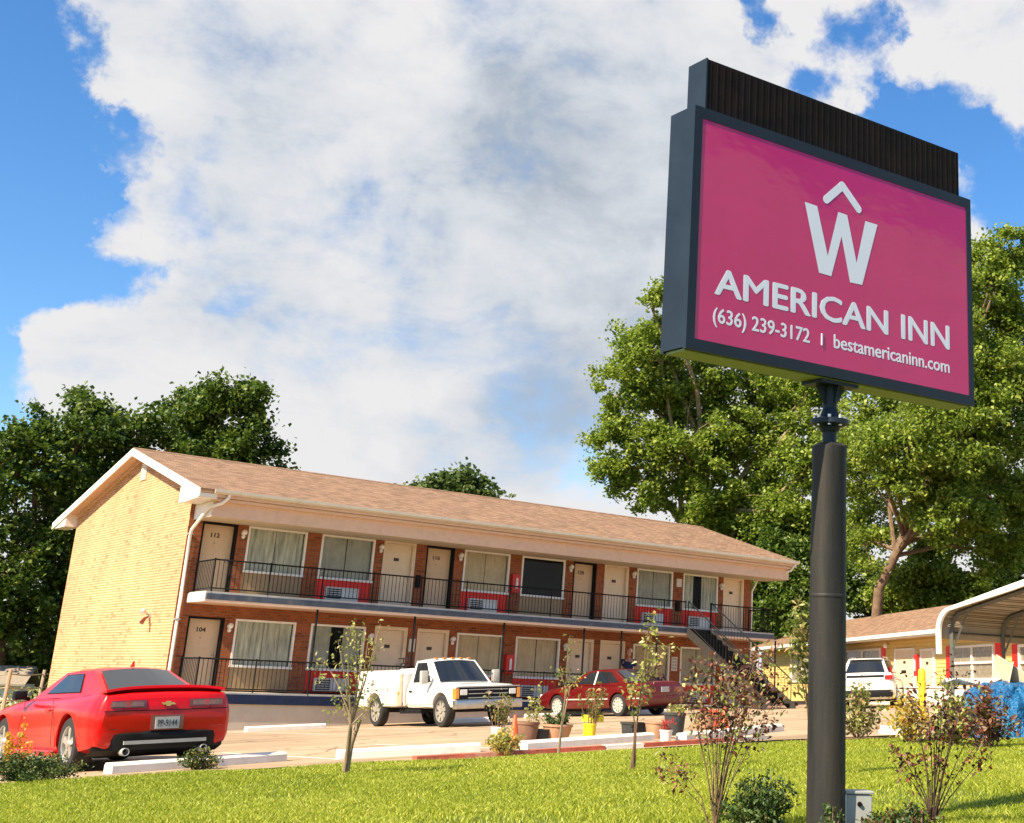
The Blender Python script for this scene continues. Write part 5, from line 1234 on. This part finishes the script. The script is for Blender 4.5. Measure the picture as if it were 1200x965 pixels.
def shrub(name, label, base, stems, leafm, twigm, nleaf, lsize, cat='shrub', group=None, r0=.012, start=.3, spread=.05, droop=.0, asp=.55, mixm=None):
    """stems: list of polylines in local coords; leaves scattered along the upper part"""
    t = thing(name, label, cat, base, 0, group); mb = MB(); P = []; S = []
    for pl in stems:
        pl = [Vector(p) for p in pl]; n = len(pl); mb.tube(pl, [r0*(1-.8*i/(n-1)) for i in range(n)], 5)
        for k in range(max(1, int(nleaf/len(stems)))):
            u = start+(1-start)*rnd.random()**.8; i = min(int(u*(n-1)), n-2); p = pl[i].lerp(pl[i+1], u*(n-1)-i)
            P.append((p.x+rnd.gauss(0, spread), p.y+rnd.gauss(0, spread), max(.02, p.z+rnd.gauss(0, spread*.8)))); S.append(lsize*rnd.uniform(.6, 1.3))
    obj('stems', mb, twigm, t, 50)
    if mixm:
        k = nrg.random(len(P)) < .25; P = np.array(P); S = np.array(S)
        obj('leaves', leafmesh('leaves', P[~k], S[~k], leafm, asp=asp, droop=droop), leafm, t); obj('leaves', leafmesh('leaves', P[k], S[k], mixm, asp=asp, droop=droop), mixm, t)
    else: obj('leaves', leafmesh('leaves', P, S, leafm, asp=asp, droop=droop), leafm, t)
    return t
def stems_px(base, w, lines, jit=.06):
    """lines: lists of pixel points (from the root up) at depth w, in local coordinates of base"""
    o = []
    for ln in lines:
        dw = rnd.uniform(-.22, .22); pts = [Vector((rnd.uniform(-.03, .03), rnd.uniform(-.03, .03), -.03))]
        for i, (px, py) in enumerate(ln): pts.append(ondist(px, py, w+dw*(i+1)/len(ln))-base)
        o.append(pts)
    return o
def root(px, w):
    p = ondist(px, 960, w); return Vector((p.x, p.y, gz(p.x, p.y)))
def crown_stems(bx, ty, tops):
    return [[(bx+(x-bx)*.25, 965-(965-y)*.35), (bx+(x-bx)*.62, 965-(965-y)*.72), (x, y)] for x, y in tops]
# tall burgundy crape myrtle left of the pole
w = 8.3; b = root(838, w)
tops = [(775, 880), (800, 790), (815, 770), (830, 765), (845, 775), (860, 765), (872, 780), (885, 765), (900, 775), (912, 790), (850, 800), (880, 810), (820, 810), (905, 840), (770, 900), (865, 840), (890, 760), (925, 800), (805, 815), (840, 800), (902, 756), (870, 800)]
shrub('crape_myrtle', 'tall leggy burgundy-leaved shrub left of the sign pole', b, stems_px(b, w, crown_stems(838, 0, tops)), 'leaf_burg', 'twig', 1500, .038, 'shrub', None, .0048, .56, .042, .2, .55, 'leaf_light')
# burgundy shrub right of the pole
w = 8.1; b = root(1090, w)
tops = [(1062, 800), (1085, 800), (1100, 820), (1110, 775), (1118, 790), (1140, 780), (1138, 800), (1150, 840), (1155, 860), (1060, 880), (1075, 850), (1125, 830), (1165, 880), (1055, 900), (1095, 860), (1108, 890), (1048, 875)]
shrub('crape_myrtle', 'sparse dark burgundy shrub right of the sign pole', b, stems_px(b, w, crown_stems(1095, 0, tops)), 'leaf_burg_dark', 'twig_dark', 600, .038, 'shrub', None, .0055, .5, .035, .2, .55, 'leaf_burg')
# low green shrubs at the foot of the sign
def bush(name, label, base, rx, ry, h, n, ls, leafm, cat='bush', group=None, mixm=None, nst=26):
    sts = []
    for k in range(nst):
        a = rnd.uniform(0, 2*PI); r_ = math.sqrt(rnd.random()); hh = h*(1-.55*r_*r_)*rnd.uniform(.75, 1.15)
        sts.append([(0, 0, -.03), (rx*r_*math.cos(a)*.6, ry*r_*math.sin(a)*.6, hh*.5), (rx*r_*math.cos(a), ry*r_*math.sin(a), hh)])
    return shrub(name, label, base, sts, leafm, 'twig', n, ls, cat, group, .006, .25, min(rx, h)*.13, 0, .55, mixm)
bush('bush', 'dark green leafy bush at the left foot of the sign pole', root(893, 8.15), .30, .28, .33, 2300, .035, 'leaf_shrub', mixm='leaf_juniper', nst=40)
bush('bush', 'low reddish green ground shrub right of the grey utility box', root(1055, 7.95), .34, .2, .15, 1300, .032, 'leaf_shrub', mixm='leaf_burg', nst=30)
bush('bush', 'small green sprig between the sign pole and utility box', root(975, 7.7), .10, .10, .20, 200, .03, 'leaf_shrub', nst=8)
# bushes by the lot
p = ong(34, 917); bush('bush', 'spreading juniper bush beside the rear wheel of the muscle car', p, .62, .42, .32, 4200, .04, 'leaf_juniper', mixm='leaf_shrub', nst=46)
p = ong(231, 902); bush('bush', 'small round green bush in front of the muscle car bumper', p, .26, .24, .26, 900, .045, 'leaf_juniper', mixm='leaf_mixed')
p = ong(592, 886); bush('bush', 'small yellow-green bush with orange tips beside the orange cone', p, .30, .26, .36, 900, .055, 'leaf_light', mixm='leaf_gold')
p = ong(12, 905); bush('flowering_plant', 'orange-yellow leafy plant at the left edge beside the muscle car', p+Vector((0, 0, 0)), .20, .2, .72, 260, .07, 'leaf_gold', 'plant', nst=9)
p = ong(1006, 868); bush('shrub', 'round pale green shrub in front of the white crossover', p, .50, .4, .85, 800, .085, 'leaf_mixed', 'shrub', mixm='leaf_light', nst=26)
p = ong(1065, 872); bush('shrub', 'yellow-orange shrub beside the yellow bollard', p, .45, .4, .72, 700, .08, 'leaf_gold', 'shrub', mixm='leaf_light', nst=22)
p = ong(1160, 878); bush('shrub', 'red-leaved shrub in front of the blue tarp', p, .42, .35, .75, 900, .08, 'leaf_burg', 'shrub', mixm='leaf_mixed', nst=24)
p = ong(1118, 876); bush('ornamental_grass', 'tuft of yellow grass among the shrubs by the carport', p, .35, .3, .8, 600, .11, 'leaf_light', 'plant', mixm='leaf_mixed', nst=30)
# leafy sapling right behind the pole
w = 12.5; p = ondist(958, 900, w); p.z = gz(p.x, p.y)
shrub('sapling', 'slim sapling with drooping yellow-green leaves just left of the sign pole', p, stems_px(p, w, [[(950, 880), (944, 800), (940, 740), (938, 700)], [(952, 860), (938, 790), (930, 745)], [(953, 840), (941, 770), (934, 735)], [(954, 840), (948, 760), (946, 715)]]), 'leaf_mixed', 'twig', 380, .085, 'sapling', None, .012, .5, .05, .9, .4, 'leaf_light')
# sapling in front of the truck
p = ong(404, 909); w = 15.0
ls_ = [[(410, 860), (418, 810), (417, 750), (415, 728)], [(410, 850), (405, 800), (396, 750)], [(412, 850), (430, 790), (446, 732)], [(411, 840), (395, 800), (378, 770), (374, 800)], [(412, 845), (425, 800), (432, 745)], [(411, 850), (400, 820), (390, 840)], [(412, 850), (432, 830), (440, 810)], [(411, 845), (408, 790), (408, 740)], [(412, 848), (422, 790), (424, 745)]]
sap = shrub('sapling', 'young sapling with pale green leaves on the lawn before the white truck', p, stems_px(p, w, ls_), 'leaf_light', 'bark_pale', 430, .056, 'sapling', None, .017, .45, .06, 0, .5, 'leaf_mixed')
obj('trunk', MB().tube([(0, 0, -.05), (.03, .0, .35), (.10, -.02, .62)], [.045, .038, .028], 8), 'bark_pale', sap, 50)
# slim tree by the planters
p = ong(654, 884); w = p and (p-CC).dot(CD)
ls_ = [[(664, 830), (690, 770), (755, 740), (768, 715)], [(664, 830), (735, 790), (745, 735)], [(664, 825), (700, 790), (712, 780)], [(662, 820), (672, 780), (668, 745)], [(664, 820), (740, 800), (785, 760)], [(664, 825), (665, 800), (655, 780)]]
shrub('sapling', 'slender sapling with a bare pale stem beside the planters', p, stems_px(p, w, [[(657, 860), (662, 820), (664, 790), (668, 745)], [(658, 850), (664, 810), (655, 785)], [(659, 850), (668, 805), (684, 790)]]), 'leaf_mixed', 'bark_pale', 150, .06, 'sapling', None, .016, .6, .05, 0, .5, 'leaf_light')
p = ong(742, 905); w = (p-CC).dot(CD)
shrub('sapling', 'upright sapling with pale leaves in front of the maroon sedan trunk', p, stems_px(p, w, [[(745, 860), (752, 800), (758, 750), (766, 715)], [(745, 850), (762, 790), (785, 755)], [(744, 850), (738, 810), (742, 795)], [(745, 855), (755, 790), (765, 740)]]), 'leaf_light', 'twig', 280, .066, 'sapling', None, .012, .40, .05, 0, .5, 'leaf_mixed')

# ------------------------------------------------------------------ planters, cones, bollard, tarp
def pot(name, label, p, r0, r1, h, mat, plant=None, group='planters along the lawn edge', rim=True, cat='planter', n=20):
    t = thing(name, label, cat, p, rnd.uniform(0, 3), group); r0 *= .74; r1 *= .74; h *= .80
    prof = [(0, 0), (r0, 0), (r1, h*.88), (r1, h*.88)]+([(r1*1.07, h*.885), (r1*1.07, h)] if rim else [(r1, h)])+[(r1*.93, h), (r1*.9, h*.86), (0, h*.86)]
    obj('pot', MB().lathe(prof, n=n), mat, t, 35)
    obj('soil', MB().lathe([(0, h*.875), (r1*.9, h*.87)], n=n), 'mulch', t)
    if plant:
        lm, nl, hh, sp_, ls, mixm = plant; P = []; S = []; mb = MB()
        for k in range(14):
            a = rnd.uniform(0, 2*PI); q = r1*sp_*math.sqrt(rnd.random()); tip = Vector((q*math.cos(a), q*math.sin(a), h+hh*rnd.uniform(.6, 1.1))); bs = Vector((q*.4*math.cos(a), q*.4*math.sin(a), h*.86)); mb.tube([bs, bs.lerp(tip, .6)+Vector((0, 0, .02)), tip], [.006, .005, .003], 4)
            for j in range(nl//14):
                u = rnd.uniform(.25, 1.05); p_ = bs.lerp(tip, u); P.append((p_.x+rnd.gauss(0, .03), p_.y+rnd.gauss(0, .03), p_.z+rnd.gauss(0, .03))); S.append(ls*rnd.uniform(.6, 1.3))
        pp = obj('leaves', leafmesh('leaves', P, S, lm, asp=.5), lm, t); obj('stems', mb, 'twig', pp)
    return t
pot('planter', 'white plastic bucket planter with yellow-green sprigs left of the orange cone', ong(583, 873), .15, .17, .36, 'white_plastic', ('leaf_mixed', 260, .5, 1.9, .07, 'leaf_light'))
pot('planter', 'dark brown pot right beside the orange cone', ong(617, 873), .20, .25, .46, 'pot_brown')
pot('planter', 'black low pot between the brown pot and big clay planter', ong(633, 872), .16, .2, .30, 'pot_dark')
pot('planter', 'wide weathered clay planter full of low green plants', ong(652, 871), .24, .34, .38, 'pot_clay', ('leaf_shrub', 420, .13, .95, .07, None))
p = ong(638, 871); bush('potted_plant', 'tall pale green plant rising behind the clay planter', p+Vector((.1, .5, 0)), .18, .16, .95, 170, .075, 'leaf_light', 'plant', nst=6)
yb3 = pot('planter', 'bright yellow bucket planter with dry grasses', ong(690, 870), .14, .15, .38, 'yellow_paint', ('leaf_mixed', 220, .6, 2.6, .09, 'leaf_mixed'))
t = thing('plastic_crate', 'yellow plastic crate resting on the yellow bucket planter', 'crate', ong(697, 868)+Vector((0, .1, .31)), .4); t.scale = (.7, .7, .7)
cb_ = MB()
for s in (-1, 1): cb_.box(-.24, .24, s*.17-.012, s*.17+.012, 0, .16); cb_.box(s*.24-.012, s*.24+.012, -.157, .157, .0, .16)
cb_.box(-.225, .225, -.155, .155, 0, .015); obj('crate_wall', cb_, 'yellow_paint', t)
t = thing('planter', 'dark grey rectangular tub planter on the lot beside the slender sapling', 'planter', ong(744, 866), math.radians(8)); t.scale = (.58, .6, .72)
obj('pot', MB().add([(-.33, -.2, 0), (.33, -.2, 0), (.33, .2, 0), (-.33, .2, 0), (-.38, -.24, .36), (.38, -.24, .36), (.38, .24, .36), (-.38, .24, .36)], [(3, 2, 1, 0), (0, 1, 5, 4), (1, 2, 6, 5), (2, 3, 7, 6), (3, 0, 4, 7)]), 'pot_dark', t)
obj('rim', MB().box(-.40, .40, -.265, -.225, .34, .39).box(-.40, .40, .225, .265, .34, .39).box(-.40, -.36, -.225, .225, .34, .39).box(.36, .40, -.225, .225, .34, .39), 'pot_dark', t); obj('soil', MB().box(-.36, .36, -.224, .224, .30, .345), 'mulch', t)
t['group'] = 'planters along the lawn edge'
pot('planter', 'pale clay pot right of the dark grey tub', ong(768, 866), .2, .26, .36, 'pot_clay')
pot('planter', 'tall black bucket planter with a yellow-green plant behind the burgundy shrub', ong(790, 862), .22, .27, .5, 'pot_dark', ('leaf_light', 160, .12, .9, .07, None))
pot('planter', 'small white and red pot with red flowers at the kerb', ong(780, 870), .11, .14, .24, 'white_plastic', ('petal_red', 120, .15, 1.2, .05, 'leaf_burg'))
pot('planter', 'reddish clay pot beside the farther orange cone', ong(826, 860), .18, .25, .42, 'pot_clay', ('petal_red', 90, .12, .9, .05, None))
pot('planter', 'tall terracotta red pot left of the farther orange cone', ong(838, 857), .16, .2, .5, 'pot_red')
def cone(p, label):
    t = thing('traffic_cone', label, 'traffic cone', p, rnd.uniform(0, 1), 'orange traffic cones')
    t.scale = (.72, .72, .72)
    obj('base', MB().bevelbox(-.18, .18, -.18, .18, 0, .035, .01), 'cone_orange', t); obj('cone', MB().lathe([(.14, .035), (.13, .05), (.035, .68), (.025, .70), (0, .70)], n=18), 'cone_orange', t, 40)
cone(ong(601, 877), 'orange traffic cone behind the small yellow-green bush'); cone(ong(849, 859), 'orange traffic cone behind the tall burgundy shrub')
p = ong(1081, 842); t = thing('bollard', 'yellow painted steel bollard beside the carport post', 'bollard', p)
obj('post', MB().lathe([(.0, -.1), (.085, -.1), (.085, 1.02), (.075, 1.07), (.04, 1.10), (0, 1.105)], n=18), 'yellow_paint', t, 40); obj('collar', MB().lathe([(.101, .0), (.12, .0), (.12, .05), (.101, .06)], n=18), 'concrete', t)

# blue tarp over a heap
tc = ong(1192, 864); tw = (tc-CC).dot(CD)
tarp = MB(); nr, na = 34, 120
for j in range(nr+1):
    t_ = j/nr
    for i in range(na):
        a = 2*PI*i/na; q = noise.noise((math.cos(a)*1.6, math.sin(a)*1.6, 2.0+t_*1.3)); f = noise.noise((math.cos(a)*4.5+t_*2, math.sin(a)*4.5, 7.0+t_*3.5)); g2 = noise.noise((math.cos(a)*11, math.sin(a)*11, t_*9))
        rd = abs(noise.noise((math.cos(a)*3.2, math.sin(a)*3.2, 11+t_*2.2))); g3 = noise.noise((math.cos(a)*19, math.sin(a)*19, t_*17)); r_ = (1.04+.15*q)*(t_**.62)+(.10*f+.20*rd)*t_+.05*g2+.03*g3
        h_ = .80*(1-t_**2.4)+(.10*f+.18*rd)*(1-t_)*2*t_+.03*g2*t_+.018*g3*t_+(.22 if 75 < i < 80 and .1 < t_ < .5 else 0)*(.5-abs(t_-.3))
        tarp.v.append((r_*math.cos(a)*1.15, r_*math.sin(a)*.9, max(.0, h_)+.01))
for j in range(nr):
    for i in range(na): tarp.f.append((j*na+i, j*na+(i+1) % na, (j+1)*na+(i+1) % na, (j+1)*na+i))
tc.z = gz(tc.x, tc.y)-.02
to = obj('tarpaulin', tarp, 'tarp', None, 40); to.location = tc; to.rotation_euler = (0, 0, .5); tag(to, 'crumpled blue tarpaulin draped over a heap by the carport', 'tarp')
cbx = thing('cardboard_box', 'torn open beige cardboard box on top of the blue tarp heap', 'box', tc+Vector((-.05, .1, .80)), .5)
obj('panel', MB().box(-.38, .38, -.01, .01, -.05, .28), 'cardboard', cbx).rotation_euler = (.25, .12, .2)
obj('flap', MB().box(-.30, .30, -.01, .01, -.1, .34), 'cardboard', cbx).rotation_euler = (-.4, -.5, 1.2)
sh_ = MB(); 
for i in range(9):
    for j in range(5): sh_.v.append((-.85+i*.11, -.12+j*.08, .02+.05*math.sin(i*.9+j)+.02*i*.2))
for i in range(8):
    for j in range(4): sh_.f.append((i*5+j, (i+1)*5+j, (i+1)*5+j+1, i*5+j+1))
sc_ = obj('plastic_sheet', sh_, 'white_plastic', None, 60); sc_.location = tc+Vector((-.05, .3, .78)); sc_.rotation_euler = (0, 0, -.6)
ms2 = sc_.modifiers.new('t', 'SOLIDIFY'); ms2.thickness = .02
tag(sc_, 'crumpled white plastic sheet lying on the left shoulder of the tarp heap', 'sheet')

# ------------------------------------------------------------------ fence and shed at the left
fp = [ondist(-40, 812, 44), ondist(7, 810, 44), ondist(48, 806, 46), ondist(75, 806, 50)]
fence = thing('wire_fence', 'old wire fence on weathered wooden posts left of the gable wall', 'fence', (fp[1].x, fp[1].y, gz(fp[1].x, fp[1].y)))
o0 = fence.location.copy()
for q in fp:
    zz = gz(q.x, q.y)-o0.z; obj('post', MB().tube([(q.x-o0.x, q.y-o0.y, zz-.2), (q.x-o0.x+.03, q.y-o0.y, zz+2.0)], .065, 7), 'wood_grey', fence, 50)
for h in (.5, 1.0, 1.4, 1.85):
    mb = MB()
    for a_, b_ in zip(fp[:-1], fp[1:]):
        A_ = Vector((a_.x-o0.x, a_.y-o0.y, gz(a_.x, a_.y)-o0.z+h)); B_ = Vector((b_.x-o0.x, b_.y-o0.y, gz(b_.x, b_.y)-o0.z+h)); mb.tube([A_, A_.lerp(B_, .5)-Vector((0, 0, .05)), B_], .022, 4)
    obj('rail', mb, 'wood_grey', fence)
sp_ = ondist(-22, 812, 56); sp_.z = gz(sp_.x, sp_.y)-.35
shed = thing('shed', 'small white shed with a brown roof behind the wire fence', 'shed', sp_, math.radians(-25))
obj('wall', MB().box(-1.8, 1.8, -1.4, 1.4, 0, 1.7), 'wing_white', shed)
obj('roof', MB().prism([(-2.0, -1.7, 1.62), (-2.0, 0, 2.35), (-2.0, 1.7, 1.62), (-2.0, 1.7, 1.70), (-2.0, 0, 2.45), (-2.0, -1.7, 1.70)], (4.0, 0, 0)), 'shed_roof', shed)
obj('door', MB().box(-.4, .4, -1.43, -1.402, .0, 1.5), 'wood_grey', shed)
p = ondist(60, 820, 48); p.z = gz(p.x, p.y)
bush('bush', 'yellow-green weeds along the wire fence beside the gable wall', p, 2.2, 1.2, 1.5, 1800, .16, 'leaf_light', mixm='leaf_juniper', nst=40)

# ------------------------------------------------------------------ people on the porch
def skin_mesh(joints, edges, name, mat, sub=2):
    me = bpy.data.meshes.new(name); me.from_pydata([j[0] for j in joints], edges, []); o = bpy.data.objects.new('tmp', me); COL.objects.link(o)
    sk = o.modifiers.new('s', 'SKIN'); sv = me.skin_vertices[0].data
    for i, j in enumerate(joints): sv[i].radius = j[1] if isinstance(j[1], tuple) else (j[1], j[1]); sv[i].use_root = i == 0
    ss = o.modifiers.new('u', 'SUBSURF'); ss.levels = sub; ss.render_levels = sub
    dg = bpy.context.evaluated_depsgraph_get(); dg.update(); m2 = bpy.data.meshes.new_from_object(o.evaluated_get(dg)); bpy.data.objects.remove(o)
    for p_ in m2.polygons: p_.use_smooth = True
    m2.name = name; m2.materials.clear(); m2.materials.append(MATS[mat]); return m2
def head_mesh(c, r):
    mb = MB().sphere(c, r, 18, 14, (.92, .78, 1.2)); cx, cy, cz = c
    vs = []
    for v in mb.v:
        x, y, z = v; t = (z-cz)/r
        if t < -.2: x = cx+(x-cx)*(1+.25*(t+.2)); y = cy+(y-cy)*(1+.25*(t+.2))
        vs.append((x, y, z))
    mb.v = vs
    mb.prism([(cx+r*.84, cy-.016, cz-.02), (cx+r*.84, cy+.016, cz-.02), (cx+r*.80, cy, cz+.03)], (.028, 0, -.012))
    for s in (-1, 1):
        mb.sphere((cx-.005, cy+s*r*.80, cz-.005), .028, 8, 6, (.7, .35, 1.1)); mb.sphere((cx+r*.80, cy+s*.036, cz+.022), .014, 8, 6)
    mb.sphere((cx+r*.80, cy, cz-.058), .022, 8, 5, (.4, 1.2, .35)); return mb
def hand_fingers(joints, edges, wrist, d, side):
    """palm + five short finger chains"""
    w_ = len(joints); d = Vector(d).normalized(); s = Vector(side).normalized(); p0 = Vector(wrist)
    palm = p0+d*.08; joints.append((tuple(palm), (.034, .018))); pi = len(joints)-1
    for k, ln in enumerate((.075, .085, .08, .062)):
        b_ = palm+s*(.026-.0175*k); e_ = b_+d*ln+Vector((0, 0, -.01))
        joints.append((tuple(b_+d*.02), .010)); joints.append((tuple(b_+d*(.02+ln*.5)), .009)); joints.append((tuple(e_+d*.01), .007)); q = len(joints); edges += [(pi, q-3), (q-3, q-2), (q-2, q-1)]
    joints.append((tuple(p0+d*.05+s*.045), .011)); joints.append((tuple(p0+d*.09+s*.065), .009)); q = len(joints); edges += [(pi, q-2), (q-2, q-1)]
    return pi
def person(label, loc, rz, seated=False, bald=True):
    t = thing('person', label, 'person', loc, rz)
    hz = .48 if seated else .93
    J = [((0, 0, hz), (.15, .12))]; E_ = []
    def ad(p, r_, par): J.append((p, r_)); E_.append((par, len(J)-1)); return len(J)-1
    ch_ = ad((0, 0, hz+.28), (.17, .115), 0); ub_ = ad((0, 0, hz+.46), (.165, .10), ch_); nk = ad((.01, 0, hz+.56), .055, ub_); ad((.02, 0, hz+.64), .055, nk)
    for s in (1, -1):
        sh = ad((0, s*.19, hz+.49), .06, ub_); el = ad((-.03+(.05 if seated else 0), s*.25, hz+.20), .045, sh)
        wr = ad((.10 if not seated else .26, s*.23, hz-.02+(.12 if seated else 0)), .032, el)
        pi = hand_fingers(J, E_, J[wr][0], (.3 if not seated else .9, 0, -1 if not seated else -.2), (.6, -s*.5, 0)); E_.append((wr, pi))
        if seated:
            h = ad((.05, s*.10, hz-.02), .085, 0); kn = ad((.46, s*.14, hz+.02), .06, h); an = ad((.48, s*.14, .09), .042, kn); ad((.60, s*.15, .035), .038, an)
        else:
            h = ad((0, s*.10, hz-.06), .09, 0); kn = ad((.02, s*.11, .50), .062, h); an = ad((0, s*.12, .09), .042, kn); ad((.13, s*.14, .035), .038, an)
    obj('body', skin_mesh(J, E_, 'body', 'skin'), 'skin', t)
    sj = [((0, 0, hz-.02), (.18, .14)), ((0, 0, hz+.28), (.19, .135)), ((0, 0, hz+.47), (.18, .115))]; se = [(0, 1), (1, 2)]
    for s in (1, -1):
        sj += [((0, s*.20, hz+.49), .078), ((-.02, s*.24, hz+.28), .068)]; k = len(sj); se += [(2, k-2), (k-2, k-1)]
    obj('shirt', skin_mesh(sj, se, 'shirt', 'navy_cloth'), 'navy_cloth', t)
    pj = [((0, 0, hz), (.165, .135))]; pe = []
    for s in (1, -1):
        if seated: ch2 = [((.06, s*.10, hz-.02), .10), ((.46, s*.14, hz+.02), .075), ((.48, s*.14, .14), .062)]
        else: ch2 = [((0, s*.10, hz-.08), .10), ((.02, s*.11, .50), .075), ((0, s*.12, .12), .062)]
        k = len(pj); pj += ch2; pe += [(0, k), (k, k+1), (k+1, k+2)]
    obj('trousers', skin_mesh(pj, pe, 'trousers', 'denim'), 'denim', t)
    obj('head', head_mesh((.035, 0, hz+.75), .108), 'skin', t, 60)
    hr = MB()
    if bald:
        hr.sphere((.012, 0, hz+.755), .112, 14, 8, (.92, .80, .8))
        hr.v = [(x if x < .03 else .03, y, min(z, hz+.79)) for x, y, z in hr.v]
    else: hr.sphere((.012, 0, hz+.775), .120, 16, 10, (.95, .82, 1.15)); hr.v = [(x if z > hz+.82 else min(x, .06), y, z) for x, y, z in hr.v]
    obj('hair', hr, 'hair', t, 60)
    return t
person('bald person in a navy shirt standing on the porch behind the maroon sedan', (15.75, -.75, -.01), math.radians(-150))
person('dark haired person in navy clothes sitting at the porch edge left of the staircase', (17.05, -.75, -.01), math.radians(-120), True, False)
ch_t = thing('chair', 'dark metal chair under the seated person on the porch', 'chair', (17.05, -.75, -.01), math.radians(-120))
obj('seat', MB().bevelbox(-.22, .22, -.22, .22, .36, .40, .012), 'iron', ch_t); obj('backrest', MB().bevelbox(-.27, -.23, -.21, .21, .5, .86, .012), 'iron', ch_t)
for sx in (-1, 1):
    for sy in (-1, 1): obj('leg', MB().tube([(sx*.2, sy*.2, .36), (sx*.22, sy*.22, 0)], .014, 6), 'iron', ch_t)
for s in (-1, 1): obj('back_post', MB().tube([(-.21, s*.19, .4), (-.25, s*.19, .5)], .014, 6), 'iron', ch_t)
